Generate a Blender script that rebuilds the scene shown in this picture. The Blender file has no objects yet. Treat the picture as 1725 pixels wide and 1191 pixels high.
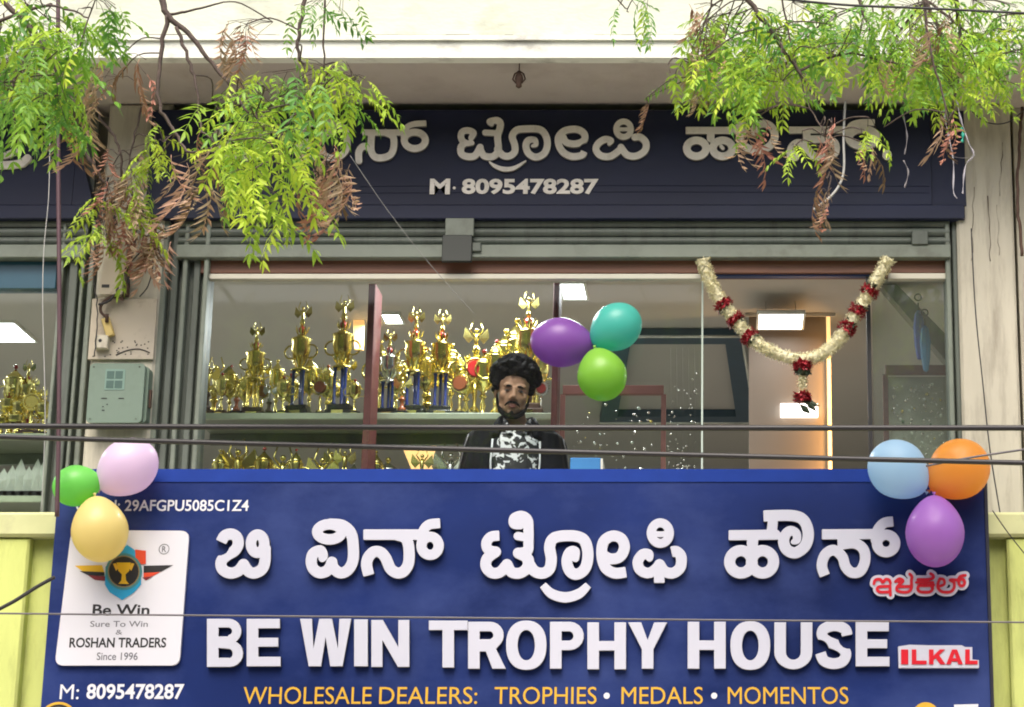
import bpy, bmesh, math, random
import numpy as np
from mathutils import Vector, Matrix, Euler
random.seed(7)
R = math.radians
SC = bpy.context.scene
COL = SC.collection

# ---------------------------------------------------------------- camera, sky, sun, exposure
PITCH, FPX, CX, CY, CAMZ = R(15), 3700.0, 1220.0, 595.5, 1.6
cam = bpy.data.cameras.new('camera'); camo = bpy.data.objects.new('camera', cam); COL.objects.link(camo)
camo.location = (0, 0, CAMZ); camo.rotation_euler = (R(90) + PITCH, 0, 0)
cam.sensor_width = 36; cam.lens = 36 * FPX / 1725; cam.shift_x = (862.5 - CX) / 1725
cam.clip_start = 0.1; cam.clip_end = 2000
SC.camera = camo
wd = bpy.data.worlds.new('World'); SC.world = wd; wd.use_nodes = True
wn = wd.node_tree.nodes; wl = wd.node_tree.links
bg = wn['Background']
sky = wn.new('ShaderNodeTexSky'); sky.sky_type = 'NISHITA'; sky.sun_disc = False
sky.sun_elevation = R(54); sky.sun_rotation = R(188); sky.dust_density = 6; sky.air_density = 1.0; sky.ozone_density = .6
wl.new(sky.outputs[0], bg.inputs[0]); bg.inputs[1].default_value = 0.15
sl = bpy.data.lights.new('sun', 'SUN'); sl.energy = 1.6; sl.angle = R(40); sl.color = (1, .975, .93)
so = bpy.data.objects.new('sun', sl); COL.objects.link(so)
so.rotation_euler = Euler((R(90 - 54), 0, R(-8)), 'XYZ'); so.location = (0, -5, 20)
SC.view_settings.view_transform = 'Standard'; SC.view_settings.look = 'None'
SC.view_settings.exposure = 0.68; SC.view_settings.gamma = 1; SC.view_settings.use_curve_mapping = False
SC.render.engine = 'CYCLES'
try:
    SC.cycles.max_bounces = 8; SC.cycles.diffuse_bounces = 4; SC.cycles.glossy_bounces = 4
    SC.cycles.transparent_max_bounces = 12; SC.cycles.filter_width = 1.9; SC.cycles.use_denoising = True
    SC.cycles.caustics_reflective = False; SC.cycles.caustics_refractive = False
except Exception: pass

# ---------------------------------------------------------------- measuring: a sight line of the photo meets a plane of the place
def ray(px, py):
    a, b = (px - CX) / FPX, (CY - py) / FPX
    return Vector((a, math.cos(PITCH) - b * math.sin(PITCH), math.sin(PITCH) + b * math.cos(PITCH)))
def W(px, py, Y):
    d = ray(px, py); d = d * (Y / d.y); return Vector((d.x, d.y, d.z + CAMZ))
def WZ(px, py, z):
    d = ray(px, py); d = d * ((z - CAMZ) / d.z); return Vector((d.x, d.y, z))

# ---------------------------------------------------------------- materials
MATS = {}
def mat(name, col, rough=.6, metal=0., var=.0, vscale=8., bump=0., bscale=40., coat=0., emit=None, es=0., trans=0., dirt=None, dscale=3., damt=.5, sss=0., stretch=(1,1,1), dthr=(.5,.7), objvar=0., spec=.5):
    if name in MATS: return MATS[name]
    m = bpy.data.materials.new(name); m.use_nodes = True; nt = m.node_tree; n = nt.nodes; l = nt.links
    p = n['Principled BSDF']; c4 = (*col, 1)
    p.inputs['Base Color'].default_value = c4; p.inputs['Roughness'].default_value = rough; p.inputs['Metallic'].default_value = metal
    p.inputs['Specular IOR Level'].default_value = spec
    if coat: p.inputs['Coat Weight'].default_value = coat; p.inputs['Coat Roughness'].default_value = .08
    if emit: p.inputs['Emission Color'].default_value = (*emit, 1); p.inputs['Emission Strength'].default_value = es
    if sss:
        p.inputs['Subsurface Weight'].default_value = sss; p.inputs['Subsurface Radius'].default_value = (.03, .03, .03); p.inputs['Subsurface Scale'].default_value = 1
    tc = n.new('ShaderNodeTexCoord'); mp = n.new('ShaderNodeMapping'); l.new(tc.outputs['Object'], mp.inputs[0]); mp.inputs['Scale'].default_value = stretch
    last = None
    if var:
        no = n.new('ShaderNodeTexNoise'); no.inputs['Scale'].default_value = vscale; no.inputs['Detail'].default_value = 6; l.new(mp.outputs[0], no.inputs['Vector'])
        hv = n.new('ShaderNodeMapRange'); hv.inputs[1].default_value = .25; hv.inputs[2].default_value = .75; hv.inputs[3].default_value = 1 - var; hv.inputs[4].default_value = 1 + var
        l.new(no.outputs[0], hv.inputs[0])
        mx = n.new('ShaderNodeVectorMath'); mx.operation = 'SCALE'; mx.inputs[0].default_value = col; l.new(hv.outputs[0], mx.inputs['Scale']); last = mx.outputs[0]
    if dirt:
        no = n.new('ShaderNodeTexNoise'); no.inputs['Scale'].default_value = dscale; no.inputs['Detail'].default_value = 9; no.inputs['Roughness'].default_value = .65; l.new(mp.outputs[0], no.inputs['Vector'])
        hv = n.new('ShaderNodeMapRange'); hv.inputs[1].default_value = dthr[0]; hv.inputs[2].default_value = dthr[1]; hv.inputs[3].default_value = 0; hv.inputs[4].default_value = damt
        l.new(no.outputs[0], hv.inputs[0])
        mx = n.new('ShaderNodeMix'); mx.data_type = 'RGBA'; l.new(hv.outputs[0], mx.inputs[0])
        if last: l.new(last, mx.inputs[6])
        else: mx.inputs[6].default_value = c4
        mx.inputs[7].default_value = (*dirt, 1); last = mx.outputs[2]
    if objvar:
        oi = n.new('ShaderNodeObjectInfo'); hs = n.new('ShaderNodeHueSaturation')
        a = n.new('ShaderNodeMapRange'); a.inputs[3].default_value = 1 - objvar; a.inputs[4].default_value = 1 + objvar; l.new(oi.outputs['Random'], a.inputs[0])
        b = n.new('ShaderNodeMapRange'); b.inputs[3].default_value = .5 + objvar * .07; b.inputs[4].default_value = .5 - objvar * .07; l.new(oi.outputs['Random'], b.inputs[0])
        l.new(a.outputs[0], hs.inputs['Value']); l.new(b.outputs[0], hs.inputs['Hue'])
        if last: l.new(last, hs.inputs['Color'])
        else: hs.inputs['Color'].default_value = c4
        last = hs.outputs[0]
    if last: l.new(last, p.inputs['Base Color'])
    if bump:
        no = n.new('ShaderNodeTexNoise'); no.inputs['Scale'].default_value = bscale; no.inputs['Detail'].default_value = 5; l.new(mp.outputs[0], no.inputs['Vector'])
        b = n.new('ShaderNodeBump'); b.inputs['Strength'].default_value = bump; b.inputs['Distance'].default_value = .01; l.new(no.outputs[0], b.inputs['Height']); l.new(b.outputs[0], p.inputs['Normal'])
    if trans:
        tr = n.new('ShaderNodeBsdfTranslucent'); ms = n.new('ShaderNodeMixShader'); ms.inputs[0].default_value = trans
        if last: l.new(last, tr.inputs[0])
        else: tr.inputs[0].default_value = c4
        l.new(p.outputs[0], ms.inputs[1]); l.new(tr.outputs[0], ms.inputs[2]); l.new(ms.outputs[0], n['Material Output'].inputs[0])
    MATS[name] = m; return m
def glass_mat(name, tint=(.93,.96,.95), refl=.024, haze=.003):
    m = bpy.data.materials.new(name); m.use_nodes = True; nt = m.node_tree; n = nt.nodes; l = nt.links
    n.remove(n['Principled BSDF']); t = n.new('ShaderNodeBsdfTransparent'); t.inputs[0].default_value = (*tint, 1)
    g = n.new('ShaderNodeBsdfGlossy'); g.inputs['Roughness'].default_value = .03
    d = n.new('ShaderNodeBsdfDiffuse'); d.inputs[0].default_value = (.6, .6, .55, 1)
    a = n.new('ShaderNodeMixShader'); a.inputs[0].default_value = refl; l.new(t.outputs[0], a.inputs[1]); l.new(g.outputs[0], a.inputs[2])
    b = n.new('ShaderNodeMixShader'); b.inputs[0].default_value = haze; l.new(a.outputs[0], b.inputs[1]); l.new(d.outputs[0], b.inputs[2])
    l.new(b.outputs[0], n['Material Output'].inputs[0]); MATS[name] = m; return m

cream = mat('fascia_paint', (.66,.69,.56), .8, var=.08, vscale=2.5, dirt=(.28,.29,.24), dscale=2.6, damt=.55, bump=.25, bscale=30, stretch=(1,1,2))
white_lime = mat('ledge_whitewash', (.78,.80,.72), .8, var=.06, vscale=5, dirt=(.34,.33,.30), dscale=6, damt=.75, dthr=(.52,.66), bump=.3, stretch=(.5,1,1))
soffit_m = mat('soffit_plaster', (.52,.47,.43), .9, var=.05, vscale=3, dirt=(.30,.24,.2), dscale=2.6, damt=.4, bump=.15)
pillar_m = mat('pillar_paint', (.55,.52,.42), .8, var=.09, vscale=3, dirt=(.27,.24,.19), dscale=4.5, damt=.75, dthr=(.48,.70), bump=.35, bscale=18, stretch=(3,1,.45))
lime = mat('lime_paint', (.56,.62,.19), .75, var=.1, vscale=3, dirt=(.2,.22,.06), dscale=3.5, damt=.55, dthr=(.5,.72), bump=.3, stretch=(2,1,.5))
steel = mat('grey_green_steel', (.105,.125,.105), .5, var=.15, vscale=5, dirt=(.05,.055,.045), dscale=8, damt=.6, stretch=(2.5,1,.4), bump=.1)
steel_l = mat('light_grey_green_steel', (.19,.22,.18), .5, var=.12, vscale=5, dirt=(.08,.08,.06), dscale=7, damt=.5)
wood = mat('brown_wood', (.17,.075,.045), .55, var=.25, vscale=10, stretch=(.3,1,3), bump=.1)
alu = mat('cream_aluminium', (.62,.60,.50), .4, var=.05)
navy_flex = mat('navy_flex', (.012,.017,.046), .5, var=.35, vscale=2.0, spec=.3, bump=.12, bscale=2.5, stretch=(.5,1,1.6), dirt=(.022,.027,.04), dscale=3, damt=.3)
silver_let = mat('silver_letter', (.86,.82,.74), .5, var=.05, dirt=(.35,.32,.26), dscale=12, damt=.4)
blue_face = mat('blue_acrylic', (.012,.026,.125), .32, var=.4, vscale=1.3, spec=.22, bump=.5, bscale=1.6, stretch=(1,1,1.5), dirt=(.045,.07,.22), dscale=.9, damt=.9, dthr=(.44,.66))
blue_trim = mat('blue_trim', (.008,.030,.19), .7, spec=.1, var=.1)
white_let = mat('white_acrylic', (.57,.58,.67), .4)
edge_shading = mat('letter_side_shade', (.02,.02,.03), .5)  # dark sides stand in for the shadow under each letter
red_let = mat('red_acrylic', (.66,.015,.03), .3, coat=.4)
gold_print = mat('yellow_print', (.72,.42,.04), .4)
white_print = mat('white_print', (.75,.76,.8), .4)
plate_w = mat('white_plate', (.72,.72,.78), .3, coat=.5)
black_m = mat('black_print', (.015,.015,.017), .5)
teal_print = mat('sky_blue_print', (.02,.34,.6), .4)
red_print = mat('orange_red_print', (.7,.07,.025), .4)
yellow_print = mat('deep_yellow_print', (.75,.45,.02), .4)
gold = mat('gold_metal', (.70,.58,.16), .23, 1.0)
gold_b = mat('bright_gold_metal', (.88,.78,.28), .2, 1.0)
silver = mat('silver_metal', (.75,.75,.7), .18, 1.0)
tr_black = mat('black_base', (.02,.022,.02), .25, coat=.5)
tr_red = mat('red_gloss', (.38,.02,.02), .2, coat=.8)
tr_blue = mat('blue_gloss', (.02,.04,.20), .25, coat=.6)
tr_orange = mat('orange_gloss', (.36,.10,.035), .25, coat=.6)
tr_wood = mat('dark_wood', (.08,.04,.025), .4, coat=.3)
shelf_m = mat('pale_green_shelf', (.50,.58,.42), .4, var=.06)
post_m = mat('maroon_paint', (.11,.022,.02), .6, var=.2, vscale=15)
ceil_m = mat('room_ceiling', (.49,.475,.43), .7, var=.03, vscale=2)
room_m = mat('room_wall', (.41,.395,.36), .7, var=.05, vscale=2)
floor_m = mat('room_floor', (.45,.42,.37), .4, var=.1)
tray_blue = mat('blue_grey_paint', (.045,.085,.12), .5, var=.1)
lampw = mat('lamp_diffuser', (.9,.9,.9), .5, emit=(.95,.97,1), es=6)
warm = mat('warm_lamp_strip', (.9,.7,.4), .5, emit=(1,.60,.22), es=.8)
warm_wall = mat('column_paint', (.20,.165,.13), .6)
rubber = mat('black_cable', (.028,.026,.028), .45)
cable_g = mat('grey_cable', (.12,.11,.12), .5)
cable_p = mat('maroon_cable', (.09,.045,.055), .5)
wire_w = mat('pale_wire', (.45,.45,.43), .5)
bark = mat('bark', (.085,.06,.05), .8, var=.3, vscale=40, bump=.4, bscale=60)
leaf_g = mat('neem_leaf', (.31,.54,.06), .45, trans=.45, objvar=.35)
leaf_d = mat('neem_leaf_deep', (.19,.41,.07), .45, trans=.42, objvar=.3)
leaf_y = mat('neem_leaf_young', (.50,.68,.07), .45, trans=.5, objvar=.25)
leaf_b = mat('dry_leaf', (.36,.20,.12), .7, trans=.25, objvar=.4)
leaf_p = mat('pale_dry_leaf', (.55,.38,.26), .7, trans=.3, objvar=.35)
petal = mat('jasmine_petal', (.80,.76,.52), .6, trans=.15, var=.25, vscale=60)
rose = mat('rose_petal', (.30,.01,.02), .5, trans=.1, var=.4, vscale=50)
dleaf = mat('dark_garland_leaf', (.04,.06,.03), .5)
meter_m = mat('sage_plastic', (.17,.235,.185), .4, var=.05, dirt=(.1,.14,.1), dscale=8, damt=.4)
meter_l = mat('meter_window', (.09,.15,.13), .2)
board_m = mat('mounting_board', (.53,.47,.37), .7, var=.06, dirt=(.2,.15,.1), dscale=9, damt=.6, dthr=(.56,.7))
pvc_y = mat('yellowed_plastic', (.62,.47,.16), .5)
pvc_w = mat('off_white_plastic', (.62,.58,.46), .5, dirt=(.2,.15,.1), dscale=20, damt=.5)
rust = mat('rusty_metal', (.10,.06,.045), .8, .3, var=.3, vscale=30)
glass = glass_mat('window_glass')
glass2 = glass_mat('door_glass', (.84,.88,.86), .05, .05)
crystal = mat('crystal', (.78,.85,.76), .1, coat=.6, trans=.2)
asphalt = mat('asphalt', (.05,.05,.05), .85, var=.2, vscale=4, bump=.3)
paving = mat('paving', (.40,.37,.33), .8, var=.15, vscale=3, bump=.2)

# ---------------------------------------------------------------- mesh helpers
class MB:
    def __init__(s): s.v = []; s.f = []; s.sm = []
    def add(s, vs, fs, smooth=False):
        o = len(s.v); s.v += [tuple(v) for v in vs]; s.f += [tuple(i + o for i in f) for f in fs]; s.sm += [smooth] * len(fs); return s
    def box(s, x0, x1, y0, y1, z0, z1):
        return s.add([(x0,y0,z0),(x1,y0,z0),(x1,y1,z0),(x0,y1,z0),(x0,y0,z1),(x1,y0,z1),(x1,y1,z1),(x0,y1,z1)],
                     [(0,3,2,1),(4,5,6,7),(0,1,5,4),(1,2,6,5),(2,3,7,6),(3,0,4,7)])
    def rbox(s, x0, x1, y0, y1, z0, z1, b=.004):      # box with a chamfered front (towards -y) and rim
        a = [(x0,z0),(x1,z0),(x1,z1),(x0,z1)]
        i = [(x0+b,z0+b),(x1-b,z0+b),(x1-b,z1-b),(x0+b,z1-b)]
        vs = [(x,y1,z) for x,z in a] + [(x,y0+b,z) for x,z in a] + [(x,y0,z) for x,z in i]
        fs = [(0,1,2,3),(8,11,10,9)]
        for k in range(4):
            j = (k+1) % 4; fs += [(k, k+4, j+4, j), (k+4, k+8, j+8, j+4)]
        return s.add(vs, [tuple(reversed(f)) if n > 1 else f for n, f in enumerate(fs)])
    def lathe(s, prof, c=(0,0,0), n=16, smooth=True, M=None, sx=1, sy=1):
        vs = []; fs = []
        for r, z in prof:
            for k in range(n):
                a = 2*math.pi*k/n; v = Vector((r*math.cos(a)*sx, r*math.sin(a)*sy, z))
                if M: v = M @ v
                vs.append((v.x+c[0], v.y+c[1], v.z+c[2]))
        for i in range(len(prof)-1):
            for k in range(n):
                k2 = (k+1) % n; fs.append((i*n+k, i*n+k2, (i+1)*n+k2, (i+1)*n+k))
        fs.append(tuple(range(n-1, -1, -1))); fs.append(tuple((len(prof)-1)*n+k for k in range(n)))
        return s.add(vs, fs, smooth)
    def tube(s, pts, rad, n=6, smooth=True, cap=True):
        pts = [Vector(p) for p in pts]; m = len(pts)
        if not hasattr(rad, '__len__'): rad = [rad]*m
        vs = []; fs = []; ref = Vector((0,0,1))
        for i, p in enumerate(pts):
            t = (pts[min(i+1,m-1)] - pts[max(i-1,0)]);
            if t.length < 1e-9: t = Vector((0,0,1))
            t.normalize()
            if i == 0:
                ref = Vector((0,0,1)) if abs(t.z) < .9 else Vector((1,0,0))
                u = t.cross(ref).normalized()
            else:
                u = (u - t*u.dot(t));
                u = u.normalized() if u.length > 1e-6 else t.orthogonal().normalized()
            w = t.cross(u)
            for k in range(n):
                a = 2*math.pi*k/n; vs.append(p + (u*math.cos(a) + w*math.sin(a))*rad[i])
        for i in range(m-1):
            for k in range(n):
                k2 = (k+1) % n; fs.append((i*n+k, i*n+k2, (i+1)*n+k2, (i+1)*n+k))
        if cap: fs.append(tuple(range(n-1,-1,-1))); fs.append(tuple((m-1)*n+k for k in range(n)))
        return s.add(vs, fs, smooth)
    def sph(s, c, r, n=12, m=8, M=None):
        if not hasattr(r, '__len__'): r = (r, r, r)
        vs = []; fs = []
        for j in range(m+1):
            b = -math.pi/2 + math.pi*j/m
            for k in range(n):
                a = 2*math.pi*k/n; v = Vector((math.cos(a)*math.cos(b)*r[0], math.sin(a)*math.cos(b)*r[1], math.sin(b)*r[2]))
                if M: v = M @ v
                vs.append(v + Vector(c))
        for j in range(m):
            for k in range(n):
                k2 = (k+1) % n
                if j == 0: fs.append((k, (j+1)*n+k2, (j+1)*n+k))
                elif j == m-1: fs.append((j*n+k, j*n+k2, (j+1)*n+k))
                else: fs.append((j*n+k, j*n+k2, (j+1)*n+k2, (j+1)*n+k))
        return s.add(vs, fs, True)
    def torus(s, c, Rr, r, n=18, m=6, M=None, a0=0, a1=2*math.pi):
        pts = []
        for k in range(n+1):
            a = a0 + (a1-a0)*k/n; v = Vector((Rr*math.cos(a), 0, Rr*math.sin(a)))
            if M: v = M @ v
            pts.append(v + Vector(c))
        return s.tube(pts, r, m)
    def prism(s, poly, y0, y1):        # poly: (x,z) outline, any winding; from y0 (front) to y1
        n = len(poly); vs = [(x,y0,z) for x,z in poly] + [(x,y1,z) for x,z in poly]
        fs = [tuple(range(n)), tuple(range(2*n-1, n-1, -1))] + [(k, (k+1)%n+0, (k+1)%n+n, k+n) for k in range(n)]
        return s.add(vs, fs)
    def mesh(s, name, m):
        me = bpy.data.meshes.new(name); me.from_pydata(s.v, [], s.f); me.materials.append(m)
        me.polygons.foreach_set('use_smooth', s.sm)
        bm = bmesh.new(); bm.from_mesh(me); bmesh.ops.remove_doubles(bm, verts=bm.verts, dist=1e-6); bmesh.ops.recalc_face_normals(bm, faces=bm.faces); bm.to_mesh(me); bm.free()
        me.update(); return me
    def build(s, name, m, parent=None, kind=None, loc=None):
        o = bpy.data.objects.new(name, s.mesh(name, m)); COL.objects.link(o)
        if parent: o.parent = parent
        if kind: o['kind'] = kind
        if loc: o.location = loc
        return o
def link(name, me, parent=None, loc=(0,0,0), rot=(0,0,0), sc=(1,1,1)):
    o = bpy.data.objects.new(name, me); COL.objects.link(o); o.parent = parent; o.location = loc; o.rotation_euler = rot; o.scale = sc; return o
def thing(name, label, cat, loc=(0,0,0), group=None, rz=0):
    o = bpy.data.objects.new(name, None); COL.objects.link(o); o.location = loc; o.rotation_euler = (0,0,rz); o.empty_display_size = .1
    o['label'] = label; o['category'] = cat
    if group: o['group'] = group
    return o
def tag(o, label, cat, group=None):
    o['label'] = label; o['category'] = cat
    if group: o['group'] = group
    return o
def rel(v, root): return Vector(v) - root.location
def copy_tree(o, parent=None):
    c = o.copy(); COL.objects.link(c); c.parent = parent
    for ch in list(o.children): copy_tree(ch, c)
    return c
def catmull(pts, n=8, closed=False):
    P = [np.array(p, float) for p in pts]; out = []
    m = len(P); rng = range(m if closed else m-1)
    for i in rng:
        if closed: a, b, c, d = P[(i-1)%m], P[i], P[(i+1)%m], P[(i+2)%m]
        else: a, b, c, d = P[max(i-1,0)], P[i], P[i+1], P[min(i+2,m-1)]
        for k in range(n):
            t = k/n; out.append(.5*((2*b)+(c-a)*t+(2*a-5*b+4*c-d)*t*t+(3*b-a-3*c+d)*t**3))
    out.append(P[0] if closed else P[-1]); return out

# ================================================================ SETTING
YB, YG, YS = 9.2, 9.7, 9.6          # board face, glass plane, upper sign face
FLOOR = 2.47; CEIL = CAMZ + 3.3; SLABZ = CAMZ + 3.79
g = MB(); g.add([(-400,-400,0),(400,-400,0),(400,400,0),(-400,400,0)], [(0,1,2,3)]); g.build('road', asphalt, kind='structure')
g = MB(); g.box(-30,30,4.2,9.3,.004,.14); g.build('pavement', paving, kind='structure')  # out of view, widened and lightened to bounce light up to the soffit
g = MB(); g.box(-12,12,9.46,16.4,FLOOR-.2,FLOOR); g.build('floor', floor_m, kind='structure')
g = MB(); g.box(-12,12,9.9,16.4,CEIL,CEIL+.12); g.build('ceiling', ceil_m, kind='structure')
g = MB(); g.box(-12,12,16.0,16.2,FLOOR+.003,CEIL-.003); g.build('wall_back', room_m, kind='structure')
xp = W(200,600,9.9).x
g = MB(); g.box(2.6,2.75,9.95,15.99,FLOOR+.003,CEIL-.003); g.build('wall_right', room_m, kind='structure')
g = MB(); g.box(-8,-7.8,9.95,15.99,FLOOR+.003,CEIL-.003); g.build('wall_left', room_m, kind='structure')
g = MB(); g.box(-12,12,9.34,9.44,.0,FLOOR+.05); g.build('wall_lower_storey', pillar_m, kind='structure')

# upper floor slab with its fascia, drip ledge and soffit
yf = 9.08
sb = thing('concrete_slab', 'projecting concrete slab with cream fascia and whitewashed drip edge above the dark shop sign', 'slab', (0, yf, SLABZ))
zl = W(860, 90, yf).z - SLABZ; zm = W(860, 62, yf-.03).z - SLABZ; zu = W(860,55,yf).z - SLABZ
g = MB(); g.box(-12,12,.03,1.6,0,.3); g.build('soffit', soffit_m, sb)
g = MB(); g.box(-12,12,-.035,.028,-.012,zm); g.box(-12,12,-.05,-.036,zm-.022,zm); g.build('drip_ledge', white_lime, sb)
g = MB(); g.box(-12,12,0,.4,zm+.003,2.6); g.build('fascia', cream, sb)
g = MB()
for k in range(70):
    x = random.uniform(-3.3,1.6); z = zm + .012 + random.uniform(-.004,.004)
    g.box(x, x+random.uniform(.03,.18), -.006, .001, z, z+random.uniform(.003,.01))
g.build('crack', mat('crack_brown', (.16,.13,.1), .9), sb, kind='stuff')  # brown slivers for cracks along the ledge line

# hook under the soffit
c = WZ(875,107,SLABZ); hk = thing('ceiling_hook', 'small rusty lamp fitting hanging from the soffit above the sign', 'hook', c)
g = MB(); g.tube([(0,0,0),(0,0,-.035)], .003, 6); g.tube([(0,0,-.035),(-.02,0,-.05),(-.028,0,-.075),(-.012,0,-.095)], .004, 5); g.tube([(0,0,-.035),(.02,0,-.05),(.028,0,-.075),(.012,0,-.095)], .004, 5); g.build('bracket', rust, hk)
g = MB(); g.lathe([(.003,-.04),(.016,-.055),(.02,-.075),(.012,-.095),(.014,-.11),(.004,-.118)], n=10); g.build('lamp_holder', rust, hk)

# ---------------- pillars
def pillar(px0, px1, py, Y, z0, z1, d=.3):
    return W(px0,py,Y).x, W(px1,py,Y).x
xa, xb = W(152,600,9.62).x, W(262,600,9.62).x
lp = thing('pillar', 'narrow cream pillar between the two shop fronts carrying the green meter box', 'pillar', ((xa+xb)/2, 9.62, 0)); hw = (xb-xa)/2
g = MB(); g.rbox(-hw,hw,0,.33,.0,SLABZ-.003,.012); g.build('shaft', pillar_m, lp)
xa, xb = W(1618,600,9.62).x, W(1716,600,9.62).x
rp = thing('pillar', 'wide cream pillar with cracks and stains right of the shop window', 'pillar', ((xa+xb)/2, 9.62, 0)); hw = (xb-xa)/2
g = MB(); g.rbox(-hw,hw,0,.33,.0,SLABZ-.003,.012); g.build('shaft', pillar_m, rp)
xr2 = W(1716,600,9.62).x
g = MB(); g.box(hw+.02,hw+2.2,.06,.33,.0,SLABZ-.003); g.build('side_wall', pillar_m, rp)
def wire(name, label, pts, Y, r, m, cat='wire', group=None, n=6, jit=0):
    P = [W(a[0],a[1], a[2] if len(a) > 2 else Y) for a in pts]
    P = [Vector(p) for p in catmull([tuple(p) for p in P], 8)]
    if jit: P = [p + Vector((random.uniform(-jit,jit), random.uniform(-jit,jit), random.uniform(-jit,jit))) for p in P]
    c = P[0].copy(); g = MB(); g.tube([p-c for p in P], r, n); return tag(g.build(name, m, loc=c), label, cat, group)
g = MB()   # flaking cracks: thin raised chips on the right pillar
root = rp.location
for (x0,y0,x1,y1,w) in [(1664,330,1668,440,1.9),(1640,315,1637,440,1.0),(1690,240,1684,330,1.0),(1680,345,1683,430,.8)]:
    pts = []
    for k in range(9):
        t = k/8; p = W(x0+(x1-x0)*t+random.uniform(-2,2), y0+(y1-y0)*t, 9.617); pts.append(p-root)
    g.tube(pts, [w*.0011*random.uniform(.4,1.3) for _ in pts], 4)
g.build('crack', mat('crack_dark', (.10,.075,.06), .9), rp, kind='stuff')

# ---------------- parapet with cap
ztL = W(40,862,9.22).z; zcL = W(40,905,9.22).z
pw = thing('parapet_wall', 'lime green balcony parapet running behind the big blue signboard', 'parapet', (0, 9.3, 0))
g = MB(); g.box(-12,12,0,.14,FLOOR+.05,zcL+.003); g.build('wall', lime, pw)
capm = mat('parapet_cap_paint', (.56,.58,.30), .75, var=.1, dirt=(.3,.27,.18), dscale=5, damt=.6)
xL, xR = W(92,880,9.22).x, W(1672,880,9.22).x
g = MB(); g.rbox(-12,12,-.08,.17,zcL+.004,ztL,.012); g.build('cap', capm, pw)
g = MB()
for px0, px1, yy in [(0,40,9.22),(1700,1760,9.22)]:
    a, b = W(px0,1000,yy).x, W(px1,1000,yy).x; g.rbox(a-(.0 if px0 else .6), b, -.06, -.001, FLOOR-.6, zcL, .01)
g.build('pier', lime, pw)
g = MB(); g.box(-12,12,-.002,.14,.5,FLOOR+.048); g.build('lower_face', lime, pw)

# ---------------- steel frames, shutter
def wx(px, py, Y): return W(px,py,Y).x
def wz(py, Y): return W(860,py,Y).z
zb = FLOOR
def channel(px0, px1, Y, label, ribs):
    xa, xb = wx(px0,600,Y), wx(px1,600,Y)
    t = thing('shutter_guide', label, 'shutter guide', ((xa+xb)/2, Y, zb), 'steel guides of the rolling shutters'); hw = (xb-xa)/2; H = wz(372,Y)-zb
    g = MB(); g.box(-hw,hw,.03,.09,0,H); g.build('back_plate', steel, t)
    for a, b, d in ribs:
        x0, x1 = -hw + 2*hw*a, -hw + 2*hw*b; g = MB(); g.rbox(x0,x1,-d,.029,.002,H-.004,.004); g.build('rib', steel_l if d > .02 else steel, t)
    return t
channel(264,345,9.66,'broad ribbed grey-green steel guide between the meter pillar and the trophy window',[(0,.12,.03),(.2,.34,.012),(.45,.55,.03),(.66,.8,.008),(.9,1,.035)])
channel(92,150,9.66,'ribbed steel guide left of the meter pillar, beside the neighbouring window',[(0,.1,.03),(.25,.5,.012),(.62,.72,.03),(.85,1,.03)])
channel(1596,1617,9.66,'narrow steel guide against the right cream pillar',[(0,.4,.03),(.6,1,.015)])
def shutter(px0, px1, label, tray=True):
    Y = 9.64; xa, xb = wx(px0,410,Y), wx(px1,410,Y); t = thing('rolling_shutter', label, 'shutter', ((xa+xb)/2, Y, 0)); hw = (xb-xa)/2
    ys = [368, 384, 399, 414]
    for a, b in zip(ys[:-1], ys[1:]):
        z1, z0 = wz(a,Y), wz(b,Y); h = z1-z0; vs = []; N = 6; g = MB()
        pr = [(.012*math.sin(math.pi*k/N), z0+.004+(h-.005)*k/N) for k in range(N+1)]
        for x in (-hw, hw): vs += [(x, -d, z) for d, z in pr]
        g.add(vs, [(k, k+1, k+N+2, k+N+1) for k in range(N)], True); g.build('slat', steel, t)
    g = MB(); g.rbox(-hw,hw,-.03,.02,wz(437,Y),wz(415,Y),.004); g.build('bottom_bar', steel_l, t)
    g = MB(); g.box(-hw,hw,.025,.05,wz(437,Y),SLABZ-.05); g.build('housing', steel, t)
    return t
sh = shutter(300,1600,'raised grey-green rolling shutter above the trophy window')
Y = 9.64; r0 = sh.location
def rb(px0,px1,py0,py1,y0,y1,m,name,par):
    g = MB(); g.rbox(wx(px0,(py0+py1)/2,Y)-par.location.x, wx(px1,(py0+py1)/2,Y)-par.location.x, y0, y1, wz(py1,Y), wz(py0,Y), .003); return g.build(name, m, par)
rb(752,800,372,402,-.045,-.031,steel_l,'lock_bracket',sh); rb(747,797,402,446,-.055,-.031,mat('dark_lock',(.05,.055,.05),.5,.4),'lock_case',sh)
rb(797,812,413,428,-.045,-.031,steel,'lock_bolt',sh); rb(1535,1562,392,416,-.04,-.014,steel,'side_lock',sh)
shutter(-260,148,'raised grey-green rolling shutter over the neighbouring window at the left edge')

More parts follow.
